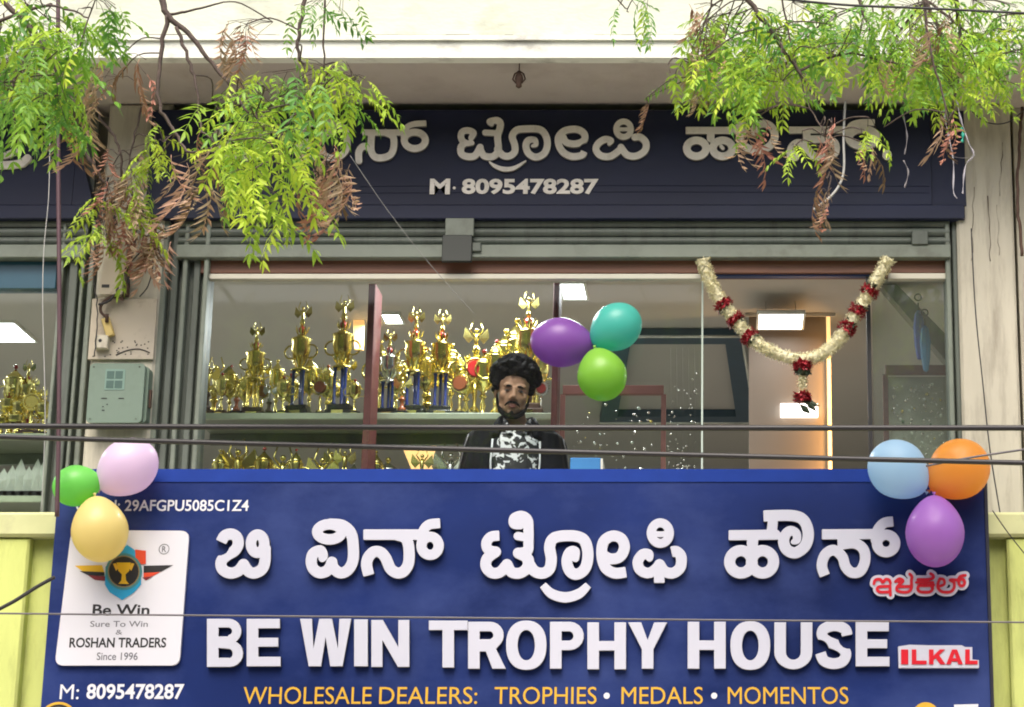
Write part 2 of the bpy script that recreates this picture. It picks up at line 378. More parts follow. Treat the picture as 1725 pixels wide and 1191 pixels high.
# window frame
Y = YG
wf = thing('window_frame', 'shop window frame with brown wooden header and cream sliding rail', 'window frame', (0, YG, 0))
xl, xr_ = wx(345,460,Y), wx(1597,460,Y)
def fbox(px0,px1,py0,py1,y0,y1,m,name,par=wf):
    g = MB(); yy = YG + y0; g.rbox(wx(px0,(py0+py1)/2,yy), wx(px1,(py0+py1)/2,yy), y0, y1, wz(py1,yy), wz(py0,yy), .003); return g.build(name, m, par)
fbox(335,1600,436,460,-.04,.06,wood,'header')
fbox(346,1181,461,470,-.05,-.01,alu,'sliding_rail'); fbox(1497,1597,460,470,-.05,-.01,alu,'sliding_rail')
fbox(1183,1470,459,465,-.02,.02,mat('blue_header',(.02,.05,.18),.4),'blue_rail')
g = MB(); g.box(wx(345,600,YG)-.02,wx(345,600,YG)+.0,.0,.04,FLOOR,wz(460,YG)); g.build('jamb', steel, wf)
g = MB(); xx = wx(1463,600,YG); g.box(xx-.006,xx+.012,-.015,.03,FLOOR,wz(466,YG)); g.build('door_jamb', black_m, wf)
g = MB(); xx = wx(1183,600,YG); g.box(xx-.004,xx+.004,-.008,.004,FLOOR,wz(470,YG)); g.build('pane_edge', mat('glass_edge',(.55,.66,.6),.2,coat=.5), wf)
g = MB(); g.box(wx(345,600,YG)+.001,wx(1183,600,YG)-.006,-.004,.002,FLOOR,wz(468,YG)); g.build('pane', glass, wf)
g = MB(); g.box(wx(1465,600,YG)+.014,wx(1597,600,YG),-.004,.002,FLOOR,wz(468,YG)); g.build('pane', glass2, wf)
# sheet wall above the ceiling line, behind sign, closes the room
g = MB(); g.box(-12,12,9.80,9.9,wz(437,9.8)+.01,SLABZ); g.build('wall_front', room_m, kind='structure')
# neighbouring window
nf = thing('window_frame', 'neighbouring window frame with a teal header band at the left edge', 'window frame', (0, YG, 0))
fbox(-300,95,440,486,-.03,.05,mat('teal_paint',(.02,.09,.14),.4,coat=.2),'header',nf)
g = MB(); g.box(wx(-300,600,YG),wx(95,600,YG),-.004,.002,FLOOR,wz(486,YG)); g.build('pane', glass, nf)

# ---------------- interior: column, tray, lamps
c0, c1 = wx(1262,600,11.5), wx(1392,600,11.5)
cl = thing('interior_column', 'square column inside the shop lit warm orange along its right edge', 'column', ((c0+c1)/2, 11.5, FLOOR)); hw = (c1-c0)/2
g = MB(); g.box(-hw,hw,0,.3,.003,CEIL-FLOOR-.003); g.build('shaft', warm_wall, cl)
g = MB(); g.box(hw+.003,hw+.022,-.03,.02,.003,CEIL-FLOOR-.004); g.build('light_strip', warm, cl)
g = MB(); g.box(-hw-.02,hw+.05,-.045,-.031,CEIL-FLOOR-.02,CEIL-FLOOR-.004); g.build('cornice', ceil_m, cl)
al = bpy.data.lights.new('column_glow','AREA'); al.energy = 3.8; al.color = (1,.5,.14); al.shape = 'RECTANGLE'; al.size = .04; al.size_y = 1.6
ao = bpy.data.objects.new('column_glow', al); COL.objects.link(ao); ao.location = (c1+.05, 11.40, CEIL-1.0); ao.rotation_euler = (R(90), 0, R(62))
def ceil_poly(pxs, z0, z1):
    P = [WZ(a,b,z0) for a,b in pxs]; n = len(P); vs = [(p.x,p.y,z0) for p in P] + [(p.x,p.y,z1) for p in P]
    return vs, [tuple(range(n))] + [tuple(range(2*n-1,n-1,-1))] + [(k,(k+1)%n,(k+1)%n+n,k+n) for k in range(n)]
g = MB(); z0, z1 = CEIL-.05, CEIL-.002
O = [(1040,567),(1250,567),(1272,712),(1010,712)]; I = [(1062,580),(1222,580),(1240,702),(1040,702)]
Po = [WZ(a,b,z0) for a,b in O]; Pi = [WZ(a,b,z0) for a,b in I]
for k in range(4):
    j = (k+1)%4; q = [Po[k],Po[j],Pi[j],Pi[k]]
    g.add([(p.x,p.y,z0) for p in q]+[(p.x,p.y,z1) for p in q], [(0,1,2,3),(7,6,5,4),(0,4,5,1),(1,5,6,2),(2,6,7,3),(3,7,4,0)])
ct = thing('ceiling_tray', 'blue-grey dropped ceiling border inside the shop right of the balloons', 'ceiling border', (0,0,0)); g.build('border', tray_blue, ct)
g = MB()
for a, b in ((0,1),(1,2),(2,3)): g.tube([Po[a], Po[b]], .008, 4)
g.build('edge_shading', white_lime, ct)  # white tubes imitate the highlight along the border's edges
def clamp_light(px0, px1, py0, py1, label, pw, drop=0.):
    z = CEIL-drop; a = WZ(px0,py0,z); b = WZ(px1,py1,z); a2 = WZ(px0,py1,z)
    x0, x1 = a.x, b.x; y0, y1 = a.y, b.y; c = Vector(((x0+x1)/2,(y0+y1)/2,z)); w, d = (x1-x0)/2, (y1-y0)/2
    t = thing('ceiling_light', label, 'ceiling light', c, 'bright panel lights on the shop ceiling')
    g = MB()
    for q in ((-w-.012,-w,-d-.012,d+.012),(w,w+.012,-d-.012,d+.012),(-w,w,-d-.012,-d),(-w,w,d,d+.012)): g.box(*q, -.016, -.001)
    g.build('frame', white_lime, t)
    if drop: g = MB(); g.box(-w*.7,-w*.66,-.003,.003,.0,drop-.002); g.box(w*.66,w*.7,-.003,.003,.0,drop-.002); g.box(-w-.012,w+.012,-d-.012,d+.012,-.0008,.006); g.build('hanger', ceil_m, t)
    g = MB(); g.box(-w+.001,w-.001,-d+.001,d-.001,-.012,-.002); g.build('diffuser', lampw, t)
    if pw:
        l = bpy.data.lights.new('panel_lamp','AREA'); l.energy = pw; l.size = .3; l.color = (.96,.98,1); o = bpy.data.objects.new('panel_lamp', l); COL.objects.link(o); o.location = c - Vector((0,0,.03))
clamp_light(1279,1350,525,550,'wide panel light on the ceiling framed by the flower garland',0,.10)
t = thing('wall_light', 'bright box light fixed to the interior column just behind the garland tassel', 'wall light', W(1346,693,11.49), 'bright panel lights in the shop')
g = MB(); hw = (wx(1378,693,11.45)-wx(1315,693,11.45))/2; g.rbox(-hw,hw,-.04,0,-.035,.035,.004); g.build('diffuser', mat('wall_lamp_diffuser',(.9,.9,.9),.5,emit=(1,.97,.93),es=2.2), t)
g = MB(); g.box(-hw*.5,hw*.5,.001,.009,-.02,.02); g.build('bracket', white_lime, t)
clamp_light(944,988,474,500,'panel light above the purple and teal balloons',22)
clamp_light(643,679,526,541,'small panel light right of the first maroon post',16)
clamp_light(-40,60,540,572,'panel light seen through the neighbouring window at the left edge',22)
for X, Yl, wh in ((-5.6,12.5,'far left corner'),(1.95,12.5,'far right corner'),(-1.2,10.15,'front strip, close behind the header'),(-4.7,11.0,'left room, nearest to its window')):  # extra unseen panel lights, added to brighten the room
    l = bpy.data.lights.new('panel_lamp','AREA'); l.energy = 16; l.size = .3; o = bpy.data.objects.new('panel_lamp', l); COL.objects.link(o); o.location = (X,Yl,CEIL-.03)
    t = thing('ceiling_light', 'added panel light out of view, ceiling of the '+wh, 'ceiling light', (X,Yl,CEIL), 'bright panel lights on the shop ceiling')
    g = MB(); g.box(-.15,.15,-.15,.15,-.012,-.002); g.build('diffuser', lampw, t)
# warm lit niche behind the trophies
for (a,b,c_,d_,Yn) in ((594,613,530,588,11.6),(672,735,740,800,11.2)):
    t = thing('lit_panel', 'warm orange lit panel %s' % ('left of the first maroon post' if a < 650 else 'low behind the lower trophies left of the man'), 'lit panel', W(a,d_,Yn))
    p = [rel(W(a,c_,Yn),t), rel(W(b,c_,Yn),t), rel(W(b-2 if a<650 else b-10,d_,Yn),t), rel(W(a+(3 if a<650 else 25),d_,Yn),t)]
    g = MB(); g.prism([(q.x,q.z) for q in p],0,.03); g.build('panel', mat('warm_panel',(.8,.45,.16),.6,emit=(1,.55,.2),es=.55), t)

# ---------------- maroon posts, shelves
def post(px0, px1, pytop, Y, dep, label):
    x0, x1 = wx(px0,600,Y), wx(px1,600,Y); t = thing('wooden_post', label, 'post', ((x0+x1)/2, Y, FLOOR), 'maroon uprights of the display'); hw = (x1-x0)/2
    g = MB(); g.rbox(-hw,hw,0,dep,.002,wz(pytop,Y)-FLOOR,.003); g.build('board', post_m, t); return t
post(616,628,478,9.98,.2,'maroon upright board standing between the trophies left of the man')
post(930,940,476,9.98,.16,'maroon upright board behind the purple balloon')
S1 = wz(699,10.18); S2 = S1 - .53
xs0, xs1 = wx(328,690,10.18), wx(928,690,10.18)
def shelf(z, x0, x1, label, thick=.03, y0=10.18, y1=10.56):
    t = thing('display_shelf', label, 'shelf', ((x0+x1)/2, y0, z)); hw = (x1-x0)/2
    g = MB(); g.rbox(-hw,hw,0,.018,0,thick,.002); g.build('front_edge', shelf_m, t)
    g = MB(); g.box(-hw,hw,.019,y1-y0,.004,thick-.004); g.build('shelf_board', mat('shelf_board',(.22,.24,.17),.3,coat=.3), t)
    g = MB()
    g.box(-hw,hw,y1-y0-.05,y1-y0-.02,-.05,.003); g.build('support_rail', steel_l, t)
    return t
shelf(S1-.02, xs0, xs1, 'upper pale green display shelf carrying the tall trophies')
shelf(S2-.02, xs0, xs1, 'lower pale green display shelf behind the blue signboard')
xn0, xn1 = -4.6, wx(93,690,10.18)
shelf(S1-.12, xn0, xn1, 'pale shelf behind the neighbouring window at the left edge')

# ---------------- trophies
def fig_top(g, z, h):       # winged figure with raised arms
    g.tube([(0,0,z),(0,0,z+h*.28),(0,0,z+h*.5),(0,0,z+h*.62)], [h*.02,h*.05,h*.075,h*.04], 7)
    g.sph((0,0,z+h*.70), h*.06, 8, 6)
    for s_ in (-1,1):
        g.tube([(s_*h*.06,0,z+h*.56),(s_*h*.17,0,z+h*.72),(s_*h*.1,0,z+h*.95)], [h*.028,h*.022,h*.015], 5)
        g.tube([(s_*h*.02,0,z+h*.28),(s_*h*.07,.0,z+h*.14),(s_*h*.03,0,z)], [h*.045,h*.032,h*.02], 5)
        g.add([(s_*h*.05,.004,z+h*.5),(s_*h*.3,.006,z+h*.78),(s_*h*.34,.006,z+h*.5),(s_*h*.2,.006,z+h*.34)], [(0,1,2,3)])
def tiers(g, hw, z, hs):
    for i, h in enumerate(hs):
        w = hw*(1-.16*i); g.rbox(-w,w,-w*.7,w*.7,z,z+h-.001,.003); z += h
    return z
def cup_prof(r, h, z): return [(r*.25,z),(r*.3,z+h*.04),(r*.14,z+h*.12),(r*.2,z+h*.2),(r*.7,z+h*.34),(r*.95,z+h*.62),(r*.86,z+h*.84),(r*1.02,z+h*.98),(r,z+h),(r*.9,z+h*.98)]
def leaf_ring(g, z, r, h, n=12):
    for k in range(n):
        a = 2*math.pi*k/n; c, s_ = math.cos(a), math.sin(a)
        g.add([(c*r*.5,s_*r*.5,z),(c*r-s_*r*.22,s_*r+c*r*.22,z+h*.55),(c*r*1.25,s_*r*1.25,z+h),(c*r+s_*r*.22,s_*r-c*r*.22,z+h*.55)], [(0,1,2,3)])
TW = {}
def trophy(kind, h, w, accent, metal, loc, label, group='trophies on the shelves'):
    t = thing('trophy', label, 'trophy', loc, group, rz=random.uniform(-.25,.25))
    b = MB(); z = tiers(b, w*.5, 0, [h*.06, h*.04] if kind != 'figure' else [h*.1]); b.build('base', tr_black if random.random() < .7 else tr_wood, t)
    p = MB(); p.box(-w*.22,w*.22,-w*.352-.003,-w*.352-.0005,h*.012,h*.05); p.build('name_plate', gold_b, t)
    if kind == 'tower':
        hc = h*.28
        for k, (sx_, sy_) in enumerate(((-1,-1),(1,-1),(0,1))):
            c = MB(); c.lathe([(w*.075,z),(w*.09,z+.004),(w*.06,z+.012),(w*.06,z+hc-.012),(w*.09,z+hc-.004),(w*.075,z+hc)], (sx_*w*.2,sy_*w*.15,0), 10); c.build('column', accent, t)
        g = MB(); z2 = z+hc; g.lathe([(w*.36,z2),(w*.38,z2+.004),(w*.3,z2+.012),(w*.1,z2+.016)], n=16)
        g.lathe(cup_prof(w*.4,h*.24,z2+.014), n=18); leaf_ring(g, z2+.012, w*.32, h*.1)
        for s_ in (-1,1): g.torus((s_*w*.4,0,z2+h*.16), h*.055, h*.008, 12, 5)
        g.build('cup', metal, t)
        z3 = z2+.014+h*.24; g = MB(); g.lathe([(w*.3,z3-.002),(w*.22,z3+h*.02),(w*.08,z3+h*.04)], n=14); leaf_ring(g, z3+.01, w*.24, h*.09, 9); g.build('lid', metal, t)
        g = MB(); g.sph((0,0,z3+h*.075), w*.15, 12, 8); g.build('ball', tr_red, t)
        g = MB(); fig_top(g, z3+h*.10, h*.22); g.build('figure', gold_b, t)
    elif kind == 'cup':
        g = MB(); g.lathe([(w*.18,z),(w*.2,z+h*.03),(w*.07,z+h*.07),(w*.1,z+h*.14),(w*.05,z+h*.2),(w*.09,z+h*.25)], n=14); g.build('stem', metal, t)
        z2 = z+h*.24; g = MB(); g.lathe(cup_prof(w*.44,h*.40,z2), n=20)
        for s_ in (-1,1): g.torus((s_*w*.46,0,z2+h*.25), h*.10, h*.012, 14, 5)
        leaf_ring(g, z2+h*.08, w*.3, h*.12, 10); g.build('bowl', metal, t)
        z3 = z2+h*.40; g = MB(); g.lathe([(w*.4,z3),(w*.34,z3+h*.04),(w*.12,z3+h*.1),(w*.05,z3+h*.13)], n=16); g.build('lid', metal, t)
        g = MB(); g.sph((0,0,z3+h*.16), w*.09, 10, 6); g.build('knob', accent, t)
    elif kind == 'wreath':
        g = MB(); g.lathe([(w*.16,z),(w*.18,z+h*.03),(w*.05,z+h*.08),(w*.08,z+h*.2),(w*.05,z+h*.3)], n=12); g.build('stem', metal, t)
        zc = z+h*.3+w*.46; g = MB(); g.torus((0,0,zc), w*.36, w*.05, 22, 6)
        for k in range(18):
            a = 2*math.pi*k/18; c, s_ = math.cos(a), math.sin(a); r1, r2 = w*.38, w*.56
            g.add([(c*r1-s_*w*.05,-.004,zc+s_*r1+c*w*.05),(c*r2+s_*w*.06,-.012,zc+s_*r2-c*w*.06),(c*r1+s_*w*.05,.004,zc+s_*r1-c*w*.05),(c*r1*.9,.01,zc+s_*r1*.9)], [(0,1,2),(0,2,3)])
        g.build('wreath', metal, t)
        g = MB(); g.lathe([(w*.27,-.012),(w*.29,-.006),(w*.29,.006),(w*.27,.012)], (0,0,zc), 20, False, Matrix.Rotation(R(90),3,'X')); g.build('medallion', accent, t)
        g = MB(); fig_top(g, zc+w*.45, max(.04, h-(zc+w*.45))); g.build('figure', gold_b, t)
    elif kind == 'figure':
        g = MB(); g.lathe([(w*.3,z),(w*.3,z+h*.06),(w*.16,z+h*.1),(w*.14,z+h*.22),(w*.26,z+h*.26),(w*.2,z+h*.3)], n=12); g.build('pedestal', accent, t)
        g = MB(); fig_top(g, z+h*.3, h*.62); g.build('figure', metal, t)
    return t
UP = 'upper shelf'
TL = [ # px, top py, width px, kind, accent, metal, label
 (350,606,26,'figure',tr_wood,gold,'small dark trophy with gold figure, first from the left end of the upper shelf'),
 (374,622,32,'cup',tr_red,gold_b,'round bright gold cup second from the left end of the upper shelf'),
 (400,628,26,'figure',tr_orange,gold,'small gold figure on an orange stem just left of the shortest red ball trophy'),
 (428,536,48,'tower',gold,gold,'leftmost and shortest tall red ball trophy on the upper shelf'),
 (455,642,24,'figure',tr_wood,silver,'smallest dark figure trophy right of the leftmost tall tower trophy'),
 (478,628,34,'cup',tr_orange,gold_b,'squat bright gold cup just left of the second tall tower trophy'),
 (504,498,50,'tower',tr_blue,gold,'blue columned red ball trophy, second of the tall ones from the left'),
 (540,612,40,'wreath',tr_orange,gold_b,'gold wreath trophy with orange medallion between two tall tower trophies'),
 (574,486,52,'tower',tr_blue,gold,'tallest tower trophy with red ball and blue columns, just left of the first maroon post'),
 (598,634,30,'cup',tr_red,gold_b,'small bright gold cup touching the left side of the first maroon post'),
 (654,548,46,'tower',tr_blue,silver,'silver tower trophy directly right of the first maroon post'),
 (678,626,26,'figure',tr_orange,gold_b,'little gold figure trophy between the silver tower and the blue column trophy'),
 (697,508,54,'tower',tr_blue,gold_b,'bright gold tower trophy with dark blue columns, second right of the maroon post'),
 (742,512,50,'tower',tr_blue,gold,'tall gold trophy with blue columns midway between the maroon post and the man'),
 (775,604,48,'wreath',tr_orange,gold_b,'gold wreath trophy with an orange-brown medallion left of the man'),
 (800,538,58,'wreath',tr_red,gold,'broad gold wreath trophy with raised figure behind the man, beside his hair'),
 (835,560,48,'cup',tr_red,gold_b,'gold cup trophy peeping above the man\'s hair'),
 (888,480,66,'tower',gold,gold_b,'largest bright gold tower trophy at the right end, left of the purple balloon'),
 (912,612,34,'wreath',tr_red,silver,'small trophy with glowing red medallion between the man and the second maroon post')]
BK = [(362,600,22,'figure',gold,gold_b),(388,606,24,'cup',tr_red,gold),(414,618,26,'cup',gold,gold_b),(442,606,26,'wreath',tr_orange,gold),(466,596,26,'cup',gold,gold_b),(490,622,28,'cup',tr_red,gold_b),(522,590,28,'cup',gold,gold_b),(552,606,30,'cup',tr_orange,gold_b),(560,640,26,'figure',gold,gold_b),(586,598,30,'wreath',gold,gold_b),
      (640,560,28,'cup',gold,gold_b),(668,584,34,'cup',gold,gold_b),(716,574,36,'cup',tr_red,gold_b),(720,618,26,'figure',gold,gold),(760,566,36,'cup',gold,gold_b),(786,590,40,'cup',gold,gold_b),(814,578,44,'cup',tr_red,gold_b),(850,540,44,'cup',gold,gold_b),(868,520,46,'cup',gold,gold_b),(905,560,40,'cup',gold,gold_b)]
def pxw(w, Y): return w * (Y/math.cos(PITCH)*1.0) / FPX
zt = S1 + .0105
for i, (px, py, wp, k, ac, me, lb) in enumerate(TL):
    Yt = 10.30 if k in ('tower','wreath') else 10.24
    if px in (800, 835): Yt = 10.42
    x = wx(px, 650, Yt); h = (wz(py, Yt) - zt); trophy(k, h, pxw(wp, Yt)*.86, ac, me, (x, Yt, zt), lb)
for i, (px, py, wp, k, ac, me) in enumerate(BK):
    Yt = 10.47; x = wx(px, 650, Yt); h = wz(py, Yt)-zt
    side = 'before reaching the first maroon post' if px < 616 else 'counting from the first maroon post'
    j = i if px < 616 else i-10
    trophy(k, h, pxw(wp,Yt)*1.2, ac, me, (x,Yt,zt), 'back row gold trophy, %s from the left %s' % ((['first','second','third','fourth','fifth','sixth','seventh','eighth','ninth','tenth'])[j], side))
LL = [(392,752,30,'wreath',tr_blue,gold_b),(402,738,30,'figure',tr_blue,gold),(446,742,42,'cup',tr_red,gold),(478,748,30,'figure',gold,gold_b),(526,760,26,'cup',gold,gold_b),(560,748,44,'wreath',gold,gold_b),(598,766,30,'cup',silver,silver),
      (655,762,60,'cup',gold,silver),(760,744,36,'figure',silver,silver),(775,760,30,'cup',silver,crystal)]
LL += [(372,746,34,'cup',gold,gold_b),(425,756,30,'wreath',tr_orange,gold),(500,744,32,'cup',tr_red,gold_b),(545,754,30,'figure',gold,gold_b),(582,746,34,'wreath',tr_blue,gold_b),(635,748,34,'cup',gold,gold_b),(712,752,30,'wreath',gold,gold)]
names = ['first','second','third','fourth','fifth','sixth','seventh','eighth','ninth','tenth','eleventh','twelfth','thirteenth','fourteenth','fifteenth','sixteenth','seventeenth']
zt2 = S2 + .0105
for i, (px, py, wp, k, ac, me) in enumerate(sorted(LL, key=lambda q: q[0])):
    Yt = 10.26 + .1*(i % 2); x = wx(px, 750, Yt); h = wz(py, Yt)-zt2
    trophy(k, h, pxw(wp,Yt)*.9, ac, me, (x,Yt,zt2), '%s trophy from the left on the lower shelf, its top showing above the blue sign' % names[i])
NL = [(12,640,34,'tower',gold,gold_b),(42,600,40,'tower',tr_red,gold_b),(28,690,40,'cup',gold,gold_b),(66,648,34,'wreath',tr_blue,gold_b),(4,700,34,'cup',gold,gold),(58,712,28,'figure',tr_orange,gold),(20,604,44,'cup',tr_red,gold_b),(52,632,40,'wreath',gold,gold_b),(74,664,36,'cup',gold,gold_b),(34,660,40,'cup',gold,gold_b)]
for i, (px, py, wp, k, ac, me) in enumerate(sorted(NL, key=lambda q: q[0])):
    Yt = 10.26 + .08*(i % 3); x = wx(px, 700, Yt); z_ = S1-.12+.0305; h = max(.12, wz(py, Yt)-z_)
    trophy(k, h, pxw(wp,Yt)*.95, ac, me, (x,Yt,z_), '%s trophy from the left in the neighbouring window at the photo edge' % names[i])
# crystal awards low in the neighbouring window
for i in range(6):
    px = 6+i*14; Yt = 10.3; zb_ = wz(835,Yt); x = wx(px,800,Yt); hh = random.uniform(.13,.2)
    t = thing('crystal_award', '%s small clear crystal award from the left, under the shelf in the neighbouring window' % names[i], 'award', (x,Yt,zb_), 'crystal awards in the left window')
    g = MB(); g.rbox(-.03,.03,-.02,.02,0,.02,.002); g.build('base', tr_black, t)
    g = MB(); w_ = .022; g.add([(-w_,0,.021),(w_,0,.021),(w_*1.5,0,hh*.6),(0,0,hh),(-w_*1.5,0,hh*.6),(0,-.018,hh*.5),(0,.018,hh*.5)], [(0,1,5),(1,2,5),(2,3,5),(3,4,5),(4,0,5),(1,0,6),(2,1,6),(3,2,6),(4,3,6),(0,4,6)]); g.build('crystal', crystal, t)
t = shelf(wz(835,10.18)-.03, xn0, xn1, 'lower shelf with crystal awards behind the neighbouring window')

# ---------------- display racks whose shiny pieces stand in for reflections in the glass (right of the man, and behind the right pane)
def rack(px0, px1, pyt, Y, label, seed, n, fr_m=post_m, both=True):
    rnd = random.Random(seed); x0, x1 = wx(px0,680,Y), wx(px1,680,Y); zt_ = wz(pyt,Y); t = thing('glint_rack', label, 'display rack', ((x0+x1)/2, Y, FLOOR)); hw = (x1-x0)/2; H = zt_-FLOOR
    g = MB(); g.rbox(-hw,hw,-.015,.015,H-.045,H,.002); g.build('top_rail', fr_m, t)
    for s_ in ((-1,1) if both else (1,)):
        g = MB(); g.box(s_*hw-.012,s_*hw+.012,-.015,.015,.002,H-.046); g.build('upright', fr_m, t)
    if px0 > 1200: g = MB(); g.box(-hw+.014,hw-.014,.02,.03,.3,H-.05); g.build('backing', mat('rack_backing',(.42,.46,.38),.3,coat=.3,var=.2,vscale=14), t)
    md = MB(); md.lathe([(.001,-.006),(.008,-.005),(.010,0),(.008,.005),(.001,.006)], n=7, M=Matrix.Rotation(R(90),3,'X')); mes = [md.mesh('glint', m_) for m_ in (silver, crystal, gold, mat('green_glint',(.15,.32,.2),.2,.5))]
    for k in range(n):
        s_ = rnd.uniform(.25,.85)**1.2; x = rnd.uniform(-hw+.03,hw-.03); z = H-.09-abs(rnd.gauss(0,.30))
        if z < H-.8: continue
        link('glint', mes[min(3,int(abs(rnd.gauss(0,1.4))))], t, (x, rnd.uniform(-.02,.012), z), (rnd.uniform(-.6,.6),rnd.uniform(0,3),rnd.uniform(-.6,.6)), (s_,s_,s_*rnd.uniform(.7,1.6)))
    return t
rack(948,1118,650,10.35,'red framed rack under the green balloon, its shiny specks imitating reflections in the glass',3,70,mat('faded_red_paint',(.26,.10,.085),.5))
rack(1492,1600,616,10.2,'red edged rack behind the right door glass, its shiny specks imitating reflections',5,170)
# small silver discs that stand in for leaf reflections at the glass edge
t = thing('glint_string', 'hanging silver specks imitating leaf reflections along the vertical glass edge', 'medal string', W(1160,585,9.95), None)
rnd = random.Random(4); dm = MB(); dm.lathe([(.001,-.002),(.009,-.001),(.009,.001),(.001,.002)], n=8, M=Matrix.Rotation(R(90),3,'X')); dmm = dm.mesh('disc', silver)
for sx_ in range(5):
    x = (sx_-3)*.028; g = MB(); g.tube([(x,0,0),(x+.004,0,-.3),(x-.004,0,-.62)], .0003, 4); g.build('thread', cable_g, t)
    for k in range(15):
        z = -.05-.57*math.sqrt(rnd.random()); s_ = rnd.uniform(.25,.7); link('disc', dmm, t, (x+rnd.uniform(-.012,.012),rnd.uniform(-.006,.006),z), (rnd.uniform(-1,1),rnd.uniform(-.5,.5),rnd.uniform(-1,1)), (s_,1,s_))

# blue folded umbrellas hanging behind the right pane
def umbrella(px, py0, py1, Y, label, m):
    t = thing('folded_umbrella', label, 'umbrella', W(px,py0,Y), 'blue folded umbrellas'); h = W(px,py0,Y).z - W(px,py1,Y).z
    g = MB(); g.lathe([(.004,-h),(.012,-h*.97),(.022,-h*.7),(.026,-h*.35),(.018,-h*.08),(.005,-.002)], n=8, smooth=False); g.build('canopy', m, t)
    g = MB(); g.tube([(0,0,-.001),(0,0,.035)], .004, 6); g.torus((0,0,.062), .016, .004, 14, 5); g.build('handle', black_m, t)
    return t
umbrella(1547,522,606,10.0,'dark blue folded umbrella hanging behind the right glass pane, the left one',mat('dark_blue_cloth',(.04,.09,.42),.7))
umbrella(1558,548,626,9.95,'teal blue folded umbrella hanging behind the right glass pane, the lower one',mat('teal_blue_cloth',(.02,.18,.36),.7))
# pale slanting panel behind right pane
t = thing('stair_beam', 'dark slanting beam behind the right glass pane', 'beam', W(1490,480,10.9))
p = [rel(W(a,b,10.9),t) for a,b in ((1482,478),(1510,478),(1600,570),(1600,615))]
g = MB(); g.prism([(q.x,q.z) for q in p],0,.1); g.build('beam', steel, t)
# blue box beside the man
t = thing('blue_box', 'bright blue carton standing right of the man above the sign edge', 'box', (wx(986,780,9.62), 9.62, wz(800,9.62)-.25))
g = MB(); g.rbox(-.068,.068,0,.16,0,wz(771,9.62)-wz(800,9.62)+.25,.003); g.build('carton', mat('blue_carton',(.03,.20,.50),.5,var=.08), t)
g = MB(); hh = wz(771,9.62)-wz(800,9.62)+.25; g.box(.0685,.078,.0,.16,0,hh-.004); g.build('white_flap', white_lime, t)
g = MB(); g.rbox(-.9,.9,0,.3,0,.02,.003); t2 = tag(g.build('window_ledge', wood, loc=(wx(986,780,9.62)-.4, 9.60, wz(800,9.62)-.272)), 'low wooden ledge inside the window behind the signboard', 'ledge')

# ---------------- small shared sparkle lights are real lamps only (none added here)

# ================================================================ THE MAN
def remesh_obj(name, prims, m, parent, vox, smooth=6, rep=.5):
    g = MB(); prims(g); me = g.mesh(name+'_src', m); o = bpy.data.objects.new(name, me); COL.objects.link(o)
    md = o.modifiers.new('r','REMESH'); md.mode = 'VOXEL'; md.voxel_size = vox; md.use_smooth_shade = True
    s_ = o.modifiers.new('s','SMOOTH'); s_.factor = rep; s_.iterations = smooth
    dg = bpy.context.evaluated_depsgraph_get(); e = o.evaluated_get(dg); nm = bpy.data.meshes.new_from_object(e); o.modifiers.clear(); o.data = nm
    if not nm.materials: nm.materials.append(m)
    nm.name = name; o.parent = parent; return o
skin = mat('skin', (.45,.255,.165), .55, sss=.2, var=.04, vscale=14)
hair_m = mat('hair', (.006,.005,.006), .85, bump=.5, bscale=150, spec=.2)
jacket_m = mat('black_jacket', (.007,.007,.011), .8, var=.3, vscale=20, bump=.2, spec=.15)
Ym = 9.93; zh = wz(595,Ym)
man = thing('person', 'curly haired man with moustache in a black jacket looking down over the blue sign', 'person', (wx(872,700,Ym), Ym, zh-1.80))
K = 1.0        # all below in metres from his feet, facing -y
HX = -.022; HZ = 1.592   # head centre
HM = Matrix.Rotation(R(10),3,'X') @ Matrix.Rotation(R(4),3,'Y')
def hp(x,y,z): return HM @ Vector((x,y,z)) + Vector((HX,-.05,HZ))
